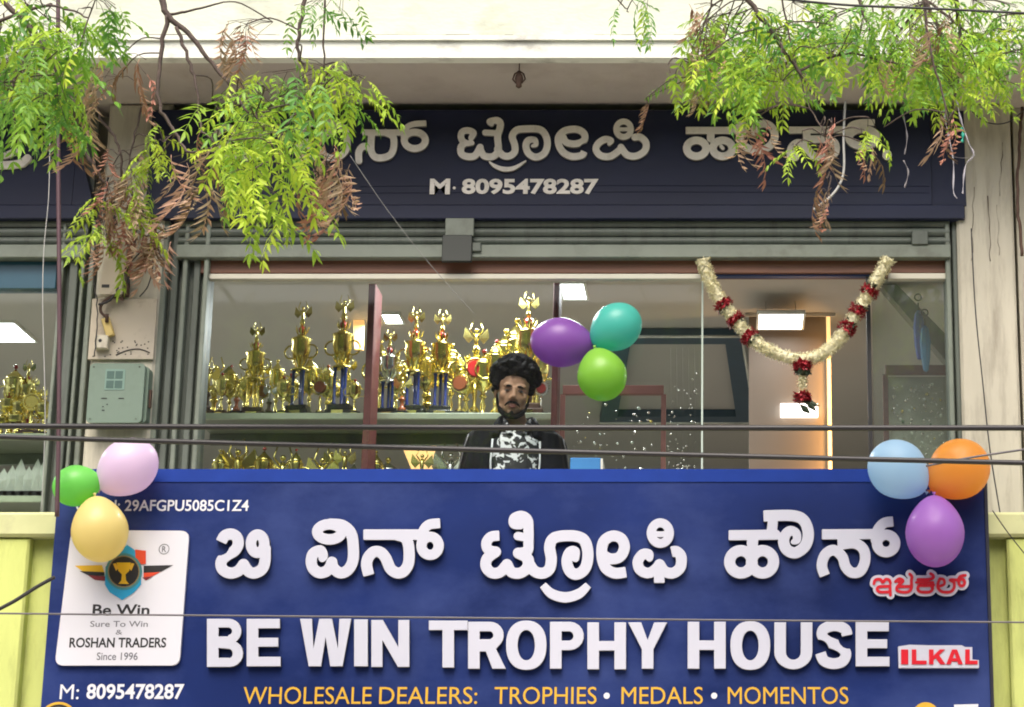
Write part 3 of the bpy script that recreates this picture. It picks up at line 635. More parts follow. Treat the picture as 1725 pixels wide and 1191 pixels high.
def body(g):
    g.sph(hp(0,.012,.045), (.079,.096,.088), 20, 14, HM)
    g.sph(hp(0,-.02,-.02), (.066,.072,.088), 20, 14, HM)
    g.sph(hp(0,-.045,-.075), (.044,.042,.038), 16, 10, HM)          # jaw, chin
    g.sph(hp(0,-.078,-.098), (.02,.016,.016), 12, 8, HM)
    for s_ in (-1,1):
        g.sph(hp(s_*.04,-.06,-.022), (.024,.022,.024), 12, 8, HM)   # cheekbones
        g.sph(hp(s_*.03,-.076,.024), (.026,.014,.012), 12, 8, HM)   # brow
        g.sph(hp(s_*.081,.012,-.008), (.009,.02,.032), 10, 8, HM)   # ear
        g.sph(hp(s_*.012,-.098,-.036), (.010,.011,.009), 8, 6, HM)  # nostril wing
        g.sph(hp(s_*.048,-.02,-.075), (.022,.035,.024), 10, 8, HM)
    g.tube([hp(0,-.088,.018), hp(0,-.102,-.012), hp(0,-.112,-.034)], [.009,.011,.013], 10)
    g.sph(hp(0,-.09,-.064), (.024,.011,.006), 12, 8, HM); g.sph(hp(0,-.089,-.075), (.021,.011,.007), 12, 8, HM)
    g.tube([hp(0,.01,-.05),(HX*.6,.0,1.48),(0,.01,1.40)], [.056,.054,.075], 16)
    g.tube([(0,.01,1.42),(0,.015,1.33),(0,.01,1.15),(0,.01,1.0),(0,.01,.92)], [.09,.14,.145,.13,.15], 18)
    for s_ in (-1,1):
        g.sph((s_*.10,.012,1.345), (.09,.07,.05)); g.sph((s_*.165,.012,1.32), (.05,.05,.05))
        el = (s_*.222,-.02,1.07); wr = (s_*.20,-.16,.88)
        g.tube([(s_*.17,.012,1.32), el], [.048,.040], 10); g.tube([el, wr], [.040,.027], 10); g.sph(el, .041, 10, 8)
        g.sph((s_*.195,-.20,.868), (.04,.05,.018), 10, 8)
        for f in range(4): g.tube([(s_*(.168+f*.019),-.235,.868),(s_*(.166+f*.02),-.275+abs(f-1.5)*.006,.862),(s_*(.166+f*.02),-.30+abs(f-1.5)*.008,.846)], [.0095,.009,.008], 8)
        g.tube([(s_*.165,-.185,.868),(s_*.135,-.215,.862),(s_*.125,-.24,.855)], [.013,.011,.009], 8)
        g.sph((s_*.085,.02,.9), (.1,.1,.1)); g.tube([(s_*.09,.01,.9),(s_*.10,-.01,.5),(s_*.10,.02,.09)], [.088,.058,.040], 12)
        g.sph((s_*.10,.02,.08), .042); g.tube([(s_*.10,.05,.045),(s_*.105,-.06,.04),(s_*.11,-.14,.032)], [.042,.042,.03], 10)
bd = remesh_obj('body', body, skin, man, .0045, 7)
# face pieces
eye_w = mat('eye_white', (.28,.24,.22), .3)
for s_ in (-1,1):
    c = hp(s_*.031,-.0840,.000); g = MB(); g.sph((0,0,0), (.0125,.0075,.0052), 12, 8, HM); e = g.build('eye', eye_w, man, loc=c)
    g = MB(); g.sph((0,-.0055,-.0005), (.0062,.0045,.0056), 10, 8); g.build('iris', black_m, e)
    g = MB(); P = [hp(s_*(.013+k*.0072), -.0975+.0012*k*k, .0185+.0035*math.sin(k*.8)) for k in range(6)]; g.tube(P, [.0035,.0048,.005,.0045,.0035,.0015], 6); g.build('eyebrow', hair_m, man)
    g = MB(); g.tube([hp(s_*.018,-.089,.003),hp(s_*.031,-.0925,.0058),hp(s_*.045,-.084,.002)], [.0014,.0020,.0014], 5); g.build('eyelid', mat('eyelid_skin',(.12,.055,.04),.6), man)
g = MB()
for s_ in (-1,1): g.tube([hp(s_*.001,-.105,-.053),hp(s_*.014,-.102,-.053),hp(s_*.028,-.090,-.062),hp(s_*.034,-.078,-.071)], [.0055,.006,.0048,.0025], 7)
g.build('moustache', hair_m, man)
def beard(g):
    for s_ in (-1,1):
        g.tube([hp(s_*.076,-.005,-.015),hp(s_*.069,-.025,-.055),hp(s_*.05,-.055,-.098),hp(s_*.022,-.083,-.116),hp(0,-.088,-.12)], [.005,.008,.0125,.0135,.0135], 10)
    g.sph(hp(0,-.094,-.103), (.012,.009,.014))
remesh_obj('beard', beard, hair_m, man, .005, 3)
g = MB(); g.sph(hp(0,-.1035,-.0655), (.019,.004,.004), 12, 6, HM); g.sph(hp(0,-.102,-.0735), (.017,.005,.005), 12, 6, HM); g.build('lips', mat('lips',(.22,.07,.055),.45), man)
def hairp(g):
    rnd = random.Random(11)
    g.sph(hp(0,.03,.075), (.100,.108,.090), 20, 14, HM); g.sph(hp(0,-.018,.096), (.088,.070,.050), 20, 14, HM)
    for k in range(300):
        a = rnd.uniform(0,2*math.pi); b = rnd.uniform(-.25,1.5); v = Vector((math.cos(a)*math.cos(b)*.102, math.sin(a)*math.cos(b)*.108, math.sin(b)*.094))
        if v.y < -.03 and v.z < .028: continue
        p = hp(v.x*1.03, v.y+.022, v.z+.07); g.sph(p, rnd.uniform(.010,.023), 6, 4)
    for k in range(70): g.sph(hp(rnd.uniform(-.078,.078), rnd.uniform(-.098,-.07)+.02*abs(rnd.gauss(0,.5)), rnd.uniform(.082,.135)), rnd.uniform(.009,.016), 6, 4)
    for s_ in (-1,1):
        for k in range(20): g.sph(hp(s_*rnd.uniform(.076,.094), rnd.uniform(-.03,.04), rnd.uniform(.0,.075)), rnd.uniform(.011,.018), 6, 4)
remesh_obj('hair', hairp, hair_m, man, .0042, 1, .3)
g = MB(); rnd = random.Random(5)
for k in range(900):
    a = rnd.uniform(0,2*math.pi); b = rnd.uniform(-.2,1.5); v = Vector((math.cos(a)*math.cos(b)*.114, math.sin(a)*math.cos(b)*.118, math.sin(b)*.106))
    if v.y < -.04 and v.z < .04: continue
    p = hp(v.x, v.y+.022, v.z+.07); g.torus(p, rnd.uniform(.006,.013), .0019, 8, 3, Matrix.Rotation(rnd.uniform(0,3),3,'Z') @ Matrix.Rotation(rnd.uniform(0,3),3,'X'))
g.build('curls', hair_m, man, kind='stuff')
# shirt with white print
sm = mat('printed_shirt', (.016,.016,.02), .7); n = sm.node_tree.nodes; l = sm.node_tree.links; tc = n.new('ShaderNodeTexCoord')
vo = n.new('ShaderNodeTexVoronoi'); vo.inputs['Scale'].default_value = 17; vo.distance = 'MANHATTAN'; mp = n.new('ShaderNodeMapping'); mp.inputs['Scale'].default_value = (1,.4,1); mp.inputs['Rotation'].default_value = (0,R(45),0)
l.new(tc.outputs['Object'], mp.inputs[0]); l.new(mp.outputs[0], vo.inputs['Vector'])
cr = n.new('ShaderNodeMapRange'); cr.inputs[1].default_value = .50; cr.inputs[2].default_value = .56; cr.inputs[3].default_value = 1; cr.inputs[4].default_value = 0; l.new(vo.outputs['Distance'], cr.inputs[0])
no = n.new('ShaderNodeTexNoise'); no.inputs['Scale'].default_value = 9; l.new(tc.outputs['Object'], no.inputs[0]); c2 = n.new('ShaderNodeMapRange'); c2.inputs[1].default_value = .30; c2.inputs[2].default_value = .34; l.new(no.outputs[0], c2.inputs[0])
mu = n.new('ShaderNodeMath'); mu.operation = 'MULTIPLY'; l.new(cr.outputs[0], mu.inputs[0]); l.new(c2.outputs[0], mu.inputs[1])
mx = n.new('ShaderNodeMix'); mx.data_type = 'RGBA'; mx.inputs[6].default_value = (.016,.016,.02,1); mx.inputs[7].default_value = (.8,.8,.84,1); n2 = n.new('ShaderNodeTexNoise'); n2.inputs['Scale'].default_value = 24; n2.inputs['Detail'].default_value = 2; n2.inputs['Distortion'].default_value = 1.2; l.new(mp.outputs[0], n2.inputs[0]); c3 = n.new('ShaderNodeMapRange'); c3.inputs[1].default_value = .54; c3.inputs[2].default_value = .58; l.new(n2.outputs[0], c3.inputs[0])
l.new(c3.outputs[0], mx.inputs[0]); l.new(mx.outputs[2], n['Principled BSDF'].inputs['Base Color'])
def shirt(g):
    g.tube([(0,.01,1.385),(0,.012,1.33),(0,.008,1.15),(0,.008,1.0),(0,.01,.86)], [.10,.15,.156,.143,.16], 18)
    for s_ in (-1,1): g.sph((s_*.09,.012,1.355), (.10,.082,.058))
sh_ = remesh_obj('shirt', shirt, sm, man, .008, 4)
def jacket(g):
    for s_ in (-1,1):
        g.sph((s_*.125,.0,1.345), (.09,.095,.068)); g.sph((s_*.175,.01,1.33), (.062,.064,.062))
        el = (s_*.222,-.02,1.07); g.tube([(s_*.178,.012,1.33), el], [.062,.054], 12); g.sph(el, .056, 10, 8); g.tube([el, (s_*.20,-.14,.90)], [.055,.043], 12)
        g.tube([(s_*.145,-.045,1.37),(s_*.158,-.052,1.2),(s_*.15,-.05,1.0),(s_*.145,-.05,.88)], [.055,.078,.078,.078], 12)
        g.tube([(s_*.07,-.03,1.435),(s_*.085,-.075,1.40),(s_*.095,-.11,1.34)], [.022,.024,.02], 8)    # collar
        g.tube([(s_*.07,-.03,1.435),(s_*.055,.05,1.45),(0,.075,1.455)], [.022,.022,.02], 8)
    g.tube([(0,.05,1.40),(0,.06,1.15),(0,.06,.88)], [.1,.125,.125], 12)
remesh_obj('jacket', jacket, jacket_m, man, .008, 4)
for s_ in (-1,1):
    g = MB(); g.tube([(s_*.108,-.128,1.32),(s_*.112,-.128,1.22),(s_*.106,-.128,1.1),(s_*.10,-.126,.9)], .0045, 5); g.build('piping', white_print, man)
    g = MB(); g.tube([(s_*.218,-.045,1.355),(s_*.238,-.05,1.28),(s_*.252,-.055,1.2),(s_*.262,-.06,1.1)], .0035, 5); g.build('sleeve_piping', cable_g, man)
def coll(g):
    for s_ in (-1,1): g.tube([(s_*.058,-.045,1.435),(s_*.052,-.088,1.40),(s_*.03,-.130,1.345)], [.012,.017,.012], 8)
remesh_obj('shirt_collar', coll, sm, man, .006, 2)
g = MB(); 
for s_ in (-1,1): g.tube([(s_*.10,.01,.90),(s_*.10,-.005,.5),(s_*.10,.02,.07)], [.10,.074,.056], 14)
g.sph((0,.015,.92), (.17,.13,.12)); g.build('trousers', mat('dark_trousers',(.02,.022,.035),.8), man)
for ch in man.children:
    if ch.name.split('.')[0] in ('shirt','jacket','piping','sleeve_piping','shirt_collar'): ch.location.z += .028
man.scale = (K,K,K); man.rotation_euler = (0,R(1.5),R(7)); man.location.x -= .042
# feet on the shop floor
man.location.z = FLOOR if abs(man.location.z-FLOOR) < .12 else man.location.z
print('MAN Z', man.location.z, FLOOR)

# ================================================================ SIGN LETTERING
def cut(st, flags): return (st[0], st[1], flags)
def sdf_loops(strokes, extra=0., step=.9):
    """strokes: list of (points in photo px, half width). Returns closed outline loops (px) of their union."""
    segs = []
    for st in strokes:
        pts, hw = st[0], st[1]; P = np.array(pts, float)
        hws = np.array(hw if hasattr(hw,'__len__') else [hw]*len(P), float) + extra
        segs.append((P, hws, st[2] if len(st) > 2 else ''))
    allp = np.vstack([q[0] for q in segs]); m = max(q[1].max() for q in segs) + 3
    x0, y0 = allp.min(0) - m; x1, y1 = allp.max(0) + m
    xs = np.arange(x0, x1+step, step); ys = np.arange(y0, y1+step, step); X, Yg = np.meshgrid(xs, ys)
    D = np.full(X.shape, 1e3)
    for P, hws, fl in segs:
        D0 = D; D = np.full(X.shape, 1e3)
        for i in range(len(P)-1):
            a, b = P[i], P[i+1]; d = b-a; L = d@d
            if L < 1e-9: continue
            t = np.clip(((X-a[0])*d[0]+(Yg-a[1])*d[1])/L, 0, 1)
            D = np.minimum(D, np.hypot(X-a[0]-t*d[0], Yg-a[1]-t*d[1]) - (hws[i]*(1-t)+hws[i+1]*t))
        for f, e, q in (('s', P[0], P[min(2,len(P)-1)]), ('e', P[-1], P[max(-3,-len(P))])):
            if f in fl:
                n_ = (e-q)/np.linalg.norm(e-q); hh_ = hws[0 if f == 's' else -1]; pd = (X-e[0])*n_[0]+(Yg-e[1])*n_[1] - extra
                near = np.hypot(X-e[0]-n_[0]*hh_*.8, Yg-e[1]-n_[1]*hh_*.8) < hh_*1.9
                D = np.where(near & (pd > -hh_*.5), np.maximum(D, pd), D)
        D = np.minimum(D0, D)
    # marching squares
    H, Wd = D.shape; nxt = {}
    def ed(i,j,k):   # edge ids: k=0 horizontal from (i,j) to (i,j+1); 1 vertical from (i,j) to (i+1,j)
        return (i,j,k)
    def pt(e):
        i,j,k = e
        if k == 0: a, b = D[i,j], D[i,j+1]; t = a/(a-b); return (xs[j]+t*step, ys[i])
        a, b = D[i,j], D[i+1,j]; t = a/(a-b); return (xs[j], ys[i]+t*step)
    ins = D < 0
    c = ins[:-1,:-1]*1 + ins[:-1,1:]*2 + ins[1:,1:]*4 + ins[1:,:-1]*8
    T = {1:[('l','t')],2:[('t','r')],3:[('l','r')],4:[('r','b')],5:[('l','t'),('r','b')],6:[('t','b')],7:[('l','b')],8:[('b','l')],9:[('b','t')],10:[('t','r'),('b','l')],11:[('b','r')],12:[('r','l')],13:[('r','t')],14:[('t','l')]}
    adj = {}
    for i, j in zip(*np.nonzero((c > 0) & (c < 15))):
        E_ = {'t':(i,j,0),'b':(i+1,j,0),'l':(i,j,1),'r':(i,j+1,1)}
        for a, b in T[int(c[i,j])]:
            adj.setdefault(E_[a], []).append(E_[b]); adj.setdefault(E_[b], []).append(E_[a])
    loops = []; seen = set()
    for s in adj:
        if s in seen: continue
        lp = [s]; seen.add(s); cur = s
        while True:
            nx_ = [q for q in adj[cur] if q not in seen]
            if not nx_: break
            cur = nx_[0]; seen.add(cur); lp.append(cur)
        P = [pt(e) for e in lp]
        # drop near-coincident points
        Q = []
        for p in P:
            if not Q or math.hypot(p[0]-Q[-1][0], p[1]-Q[-1][1]) > step*1.1: Q.append(p)
        if len(Q) > 5: loops.append(Q)
    return loops
def loops_mesh(name, loops, m, depth, bevel=0.0, side=None):
    """loops: list of closed outlines in (x,z) metres -> extruded mesh facing -y, front at y=0"""
    cu = bpy.data.curves.new(name, 'CURVE'); cu.dimensions = '2D'; cu.fill_mode = 'BOTH'; cu.extrude = depth/2; cu.bevel_depth = bevel; cu.bevel_resolution = 0
    for lp in loops:
        sp = cu.splines.new('POLY'); sp.points.add(len(lp)-1); sp.use_cyclic_u = True
        for p, q in zip(sp.points, lp): p.co = (q[0], q[1], 0, 1)
    return curve_mesh(cu, name, m, depth, side)
def curve_mesh(cu, name, m, depth, side=None, fit=None):
    o = bpy.data.objects.new(name, cu); COL.objects.link(o)
    dg = bpy.context.evaluated_depsgraph_get(); me = bpy.data.meshes.new_from_object(o.evaluated_get(dg)); bpy.data.objects.remove(o); bpy.data.curves.remove(cu)
    me.name = name; me.materials.clear(); me.materials.append(m)
    n = len(me.vertices); co = np.empty(n*3, np.float32); me.vertices.foreach_get('co', co); co = co.reshape(-1,3)
    if fit:
        (x0,x1,z0,z1) = fit; mn, mx_ = co.min(0), co.max(0)
        co[:,0] = x0 + (co[:,0]-mn[0])/(mx_[0]-mn[0])*(x1-x0); co[:,1] = z0 + (co[:,1]-mn[1])/(mx_[1]-mn[1])*(z1-z0)
    zmax = co[:,2].max(); out = np.stack([co[:,0], zmax-co[:,2], co[:,1]], 1); me.vertices.foreach_set('co', out.astype(np.float32).ravel())
    if side:
        me.materials.append(side)
        for p in me.polygons:
            pass
        me.update(); 
        for p in me.polygons:
            if abs(p.normal.y) < .5: p.material_index = 1
    me.polygons.foreach_set('use_smooth', [False]*len(me.polygons)); me.update(); return me
def glyph(parent, name, strokes, Yf, depth, m, side=None, extra=0., step=.9, bevel=0.0):
    loops = [[(p.x, p.z) for p in (W(a,b,Yf) for a,b in lp)] for lp in sdf_loops(strokes, extra, step)]
    cx = sum(p[0] for p in loops[0])/len(loops[0]); cz = sum(p[1] for p in loops[0])/len(loops[0])
    loops = [[(x-cx,z-cz) for x,z in lp] for lp in loops]
    me = loops_mesh(name, loops, m, depth, bevel, side); o = link(name, me, parent, (cx-parent.location.x, Yf-parent.location.y, cz-parent.location.z)); return o
def word(parent, name, body, box, Yf, depth, m, side=None, offset=0., shear=0.):
    """one line of print fitted into a photo box (x0,x1,top,bottom) at depth Yf"""
    x0,x1,yt,yb = box; cu = bpy.data.curves.new(name,'FONT'); cu.body = body; cu.offset = offset; cu.extrude = max(depth/2, .0004); cu.size = 1; cu.resolution_u = 4; cu.shear = shear
    A = W(x0,(yt+yb)/2,Yf).x; B = W(x1,(yt+yb)/2,Yf).x; Z0 = W(x0,yb,Yf).z; Z1 = W(x0,yt,Yf).z
    cx, cz = (A+B)/2, (Z0+Z1)/2; me = curve_mesh(cu, name, m, depth, side, (A-cx,B-cx,Z0-cz,Z1-cz))
    return link(name, me, parent, (cx-parent.location.x, Yf-parent.location.y, cz-parent.location.z))
def S(pts, hw, o, s, closed=False, smooth=True, n=6):
    q = catmull(pts, n, closed) if smooth else pts
    h = hw if not hasattr(hw,'__len__') else list(np.interp(np.linspace(0,1,len(q)), np.linspace(0,1,len(hw)), hw))
    return ([(p[0]/s+o[0], p[1]/s+o[1]) for p in q], [x/s for x in h] if hasattr(h,'__len__') else h/s)
def ring(cx, cy, rx, ry, hw, o, s): return S([(cx+rx*math.cos(a), cy+ry*math.sin(a)) for a in [2*math.pi*k/12 for k in range(12)]], hw, o, s, True, n=4)

# --- traced Kannada letters of the lower board
o3, o4, s3 = (340,840), (780,840), 3.92; h3 = 35
BI = [S([(128,285),(150,247),(190,234),(228,252),(240,300),(215,345),(165,375),(128,415),(135,465),(185,492),(240,478),(275,435)], h3, o3, s3),
      S([(275,435),(305,478),(345,492),(395,468),(416,415),(418,330)], h3, o3, s3), ring(368,298,44,60,h3-2,o3,s3)]
VI = [ring(842,220,80,50,h3-2,o3,s3), S([(850,168),(930,178),(985,230),(1000,320),(997,410),(965,470),(915,491),(870,460),(858,420)], h3, o3, s3),
      S([(858,420),(835,470),(785,491),(740,468),(722,420),(735,365),(780,345),(800,375),(795,395)], [h3-2,h3,h3,h3,h3,h3,h3,h3-4,h3-12], o3, s3)]
NN = [S([(1068,238),(1460,238)], h3-2, o3, s3, smooth=False), S([(1290,240),(1345,262),(1366,320),(1366,420),(1335,478),(1290,491),(1245,462),(1215,395),(1180,355),(1135,352),(1098,390),(1088,440),(1102,505)], h3, o3, s3),
      ring(1507,312,57,60,h3-3,o3,s3), S([(1452,280),(1462,215),(1500,172),(1572,163)], h3-4, o3, s3)]
TRO = [S([(238,245),(185,252),(155,290),(165,335),(215,352)], h3-3, o4, s3), S([(215,352),(160,395),(152,450),(190,490),(245,485),(290,435)], h3-1, o4, s3),
       S([(290,435),(320,485),(375,492),(420,460),(430,400),(365,360)], h3-1, o4, s3), S([(365,360),(425,345),(432,290),(432,200),(425,140),(385,114),(340,130),(338,165),(375,170)], h3-3, o4, s3), S([(362,248),(430,258)], h3-9, o4, s3),
       S([(430,420),(470,478),(525,493),(570,465),(583,400),(572,320),(592,268),(645,248),(740,248),(800,275),(824,350),(818,430),(790,480),(740,500),(700,470),(686,410),(705,355),(738,350),(742,395)], [h3]*15+[h3-1,h3-2,h3-4,h3-12], o4, s3)]
ARC = [S([(528,572),(585,628),(675,652),(765,628),(826,572)], [22,h3-4,h3-2,h3-4,22], o4, s3)]
EE = [S([(1075,486),(1000,492),(940,455),(916,370),(928,285),(985,247),(1045,265),(1066,325),(1035,385),(975,398),(925,375)], h3-1, o4, s3)]
PHI = [ring(1303,228,60,68,h3-7,o4,s3), S([(1250,228),(1303,236),(1356,228)], 17, o4, s3),
       S([(1232,395),(1222,368),(1185,370),(1155,415),(1168,468),(1220,492),(1268,470),(1298,435)], [20]+[h3-2]*7, o4, s3), S([(1298,435),(1330,480),(1385,492),(1434,455),(1440,385),(1410,350),(1378,352)], h3-1, o4, s3), S([(1296,460),(1296,555)], h3-2, o4, s3, smooth=False)]
o5, s5 = (1200,840), 3.286; h5 = 29.5
HAU = [S([(285,96),(440,94),(505,120),(531,190),(515,260),(460,300),(410,280),(395,225),(425,180),(462,190),(468,228),(448,240)], [h5]*8+[h5-4,h5-6,h5-9,12], o5, s5),
       S([(335,100),(333,150),(325,200)], h5-3, o5, s5), S([(92,203),(350,200)], h5-3, o5, s5, smooth=False), S([(225,205),(222,250)], h5, o5, s5, smooth=False),
       ring(158,350,62,62,h5,o5,s5), ring(278,350,61,62,h5,o5,s5)]
SS_ = [S([(608,198),(905,196)], h5-3, o5, s5, smooth=False), ring(962,248,50,48,h5-2,o5,s5), S([(905,230),(915,175),(950,135),(1000,126)], h5-3, o5, s5), S([(716,200),(722,240)], h5-3, o5, s5, smooth=False),
       S([(722,252),(790,248),(836,280),(846,340),(820,400),(775,410),(738,378),(718,320),(672,285),(625,310),(606,370),(622,425)], h5-2, o5, s5)]
DECO = [S([(765,335),(775,290),(815,270)], 15, o5, s5)]
o6, s6 = (1450,950), 8.625; h6 = 21
ILK = [[S([(192,285),(210,235),(280,222),(320,265),(365,222),(415,235),(432,280)], h6, o6, s6), S([(425,322),(330,326),(255,335),(240,375),(285,408),(410,405)], h6, o6, s6), S([(425,320),(432,452)], h6, o6, s6, smooth=False)],
       [S([(505,255),(560,215),(615,245),(565,295),(525,340),(530,385),(600,408),(690,404),(735,350),(735,240),(745,185),(712,145)], h6, o6, s6), S([(545,330),(715,326)], h6, o6, s6, smooth=False), ring(570,255,22,22,16,o6,s6)],
       [S([(830,225),(960,226),(1050,205),(1050,165),(1015,140)], h6, o6, s6), S([(805,268),(1050,268)], h6-3, o6, s6, smooth=False), S([(940,240),(940,310)], h6, o6, s6, smooth=False), S([(1060,305),(950,315),(850,315),(828,365),(870,405),(1000,405),(1045,360),(1030,320)], h6, o6, s6)],
       [S([(1150,215),(1122,290),(1130,360),(1190,405),(1300,405),(1355,350),(1355,270),(1300,232),(1400,232)], h6, o6, s6), S([(1150,215),(1205,225),(1215,290),(1160,320)], h6-2, o6, s6), ring(1468,270,42,50,h6,o6,s6), S([(1420,230),(1445,180),(1520,165)], h6, o6, s6)]]

for L_, i_, f_ in ((BI,0,'s'),(NN,0,'s'),(NN,1,'e'),(NN,3,'e'),(TRO,0,'s'),(ARC,0,'se'),(EE,0,'s'),(PHI,3,'e'),(PHI,4,'e'),(HAU,0,'s'),(HAU,2,'s'),(SS_,0,'s'),(SS_,2,'e'),(SS_,4,'e')): L_[i_] = cut(L_[i_], f_)
# --- lower board
x0, x1 = wx(84,1000,YB), wx(1663,1000,YB); ztop = wz(812,YB); zbot = wz(1330,YB)
board = thing('signboard', 'large blue trophy house signboard with raised white letters across the balcony', 'signboard', ((x0+x1)/2, YB, zbot)); hw = (x1-x0)/2; H = ztop-zbot
g = MB(); g.box(-hw,hw,0,.09,0,H); g.build('face_panel', blue_face, board)
zt_ = wz(790, YB+.035)-zbot
g = MB(); g.add([(-hw,-.004,H),(hw,-.004,H),(hw,.035,zt_),(-hw,.035,zt_),(-hw,.09,zt_),(hw,.09,zt_),(hw,.09,H),(-hw,.09,H)], [(0,1,2,3),(3,2,5,4),(7,6,1,0),(0,3,4,7),(1,6,5,2)]); g.build('top_trim', blue_trim, board)
g = MB(); g.box(hw+.001,hw+.014,-.008,.09,0,H); g.build('side_trim', mat('dark_trim',(.02,.022,.035),.4), board)
YL = YB - .028
for nm, st in (('BI',BI),('VI',VI),('NN',NN),('TRO',TRO),('ARC',ARC),('EE',EE),('PHI',PHI),('HAU',HAU),('SS',SS_)):
    glyph(board, 'letter', st, YL, .026, white_let, edge_shading, bevel=.0015)
for st in ILK:
    glyph(board, 'letter', st, YL-.004, .004, red_let); 
glyph(board, 'letter_backing', [q for st in ILK for q in st], YL, .026, white_let, edge_shading, extra=4.6)
LET = [('B',349,409,1043,1123),('E',416,472,1043,1122),('W',506,591,1043,1122),('I',597,619,1044,1122),('N',626,689,1045,1123),('T',723,787,1046,1124),('R',789,851,1048,1126),('O',853,920,1046,1128),('P',927,983,1048,1126),('H',990,1054,1049,1127),('Y',1059,1123,1049,1126),
       ('H',1159,1222,1048,1126),('O',1231,1297,1047,1128),('U',1305,1368,1049,1127),('S',1375,1435,1046,1126),('E',1442,1498,1048,1122)]
def capital(ch, w, h, s=18.5, t=15.):
    """bold grotesque capital as closed outlines in a w x h box, y up"""
    def arc(cx, cy, rx, ry, a0, a1, n=9): return [(cx+rx*math.cos(R(a0+(a1-a0)*k/n)), cy+ry*math.sin(R(a0+(a1-a0)*k/n))) for k in range(n+1)]
    def sup(cx, cy, rx, ry, n=36, e=.86): return [(cx+rx*math.copysign(abs(math.cos(2*math.pi*k/n))**e, math.cos(2*math.pi*k/n)), cy+ry*math.copysign(abs(math.sin(2*math.pi*k/n))**e, math.sin(2*math.pi*k/n))) for k in range(n)]
    if ch == 'I': return [[(0,0),(w,0),(w,h),(0,h)]]
    if ch == 'L': return [[(0,0),(w,0),(w,t),(s,t),(s,h),(0,h)]]
    if ch == 'E': m = (h-t)/2+1; return [[(0,0),(w,0),(w,t),(s,t),(s,m),(w*.93,m),(w*.93,m+t-1),(s,m+t-1),(s,h-t),(w*.98,h-t),(w*.98,h),(0,h)]]
    if ch == 'H': m = (h-t)/2; return [[(0,0),(s,0),(s,m),(w-s,m),(w-s,0),(w,0),(w,h),(w-s,h),(w-s,m+t),(s,m+t),(s,h),(0,h)]]
    if ch == 'T': c = w/2; return [[(c-s/2,0),(c+s/2,0),(c+s/2,h-t),(w,h-t),(w,h),(0,h),(0,h-t),(c-s/2,h-t)]]
    if ch == 'N': return [[(0,0),(s*.95,0),(s*.95,h*.60),(w-s,0),(w,0),(w,h),(w-s*.95,h),(w-s*.95,h*.40),(s,h),(0,h)]]
    if ch == 'W': q = s*1.02; return [[(w*.17,0),(w*.17+q*1.05,0),(w*.5,h*.66),(w*.83-q*1.05,0),(w*.83,0),(w,h),(w-q,h),(w*.745,h*.32),(w*.5+q*.55,h),(w*.5-q*.55,h),(w*.255,h*.32),(q,h),(0,h)]]
    if ch == 'Y': c = w/2; return [[(c-s/2,0),(c+s/2,0),(c+s/2,h*.42),(w,h),(w-s*1.12,h),(c,h*.60),(s*1.12,h),(0,h),(c-s/2,h*.42)]]
    if ch == 'O': return [sup(w/2,h/2,w/2,h/2), sup(w/2,h/2,w/2-s,h/2-t*1.0,e=.95)]
    if ch == 'U': r_ = w/2; return [[(0,h),(0,r_)]+arc(w/2,h*.36,w/2,h*.36,180,360,14)+[(w,h),(w-s,h)]+arc(w/2,h*.36,w/2-s,h*.36-t,0,-180,10)+[(s,h)]]
    if ch == 'P': r_ = h*.30; y = h-r_; return [[(0,0),(s,0),(s,h-2*r_),(w-r_,h-2*r_)]+arc(w-r_,y,r_,r_,-90,90)+[(0,h)], [(s,h-2*r_+t),(w-r_-1,h-2*r_+t)]+arc(w-r_-1,y,r_-s+3,r_-t,-80,80,6)+[(s,h-t)]]
    if ch == 'R': r_ = h*.285; y = h-r_; return [[(0,0),(s,0),(s,h*.37),(w*.48,h*.37),(w-s*1.15,0),(w,0),(w*.74,h*.42)]+arc(w-3-r_,y,r_,r_,-52,90)+[(0,h)], [(s,h-2*r_+t),(w-r_-4,h-2*r_+t)]+arc(w-r_-4,y,r_-s+3,r_-t,-80,80,6)+[(s,h-t)]]
    if ch == 'B': ra, rb_ = h*.275, h*.275; return [[(0,0),(w-rb_,0)]+arc(w-rb_,rb_,rb_,rb_,-90,75)+arc(w-3-ra*.93,h-ra*.93,ra*.93,ra*.93,-62,90)+[(0,h)], [(s,t*.95),(w-rb_-2,t*.95)]+arc(w-rb_-2,rb_,rb_-s+4,rb_-t*.9,-80,80,6)+[(s,2*rb_-t*.8)], [(s,h-2*ra*.93+t*.75),(w-ra-3,h-2*ra*.93+t*.75)]+arc(w-ra-3,h-ra*.93,ra-s+4,ra*.93-t*.9,-80,80,6)+[(s,h-t*.9)]]
    if ch == 'K': return [[(0,0),(s,0),(s,h*.30),(s*1.5,h*.42),(w-s*1.2,0),(w,0),(w*.60,h*.62),(w*.97,h),(w-s*1.3,h),(s,h*.58),(s,h),(0,h)]]
    if ch == 'A': return [[(0,0),(s,0),(s+w*.06,h*.2),(w-s-w*.06,h*.2),(w-s,0),(w,0),(w/2+s*.55,h),(w/2-s*.55,h)], [(s+w*.13,h*.2+t*.85),(w-s-w*.13,h*.2+t*.85),(w/2,h*.78)]]
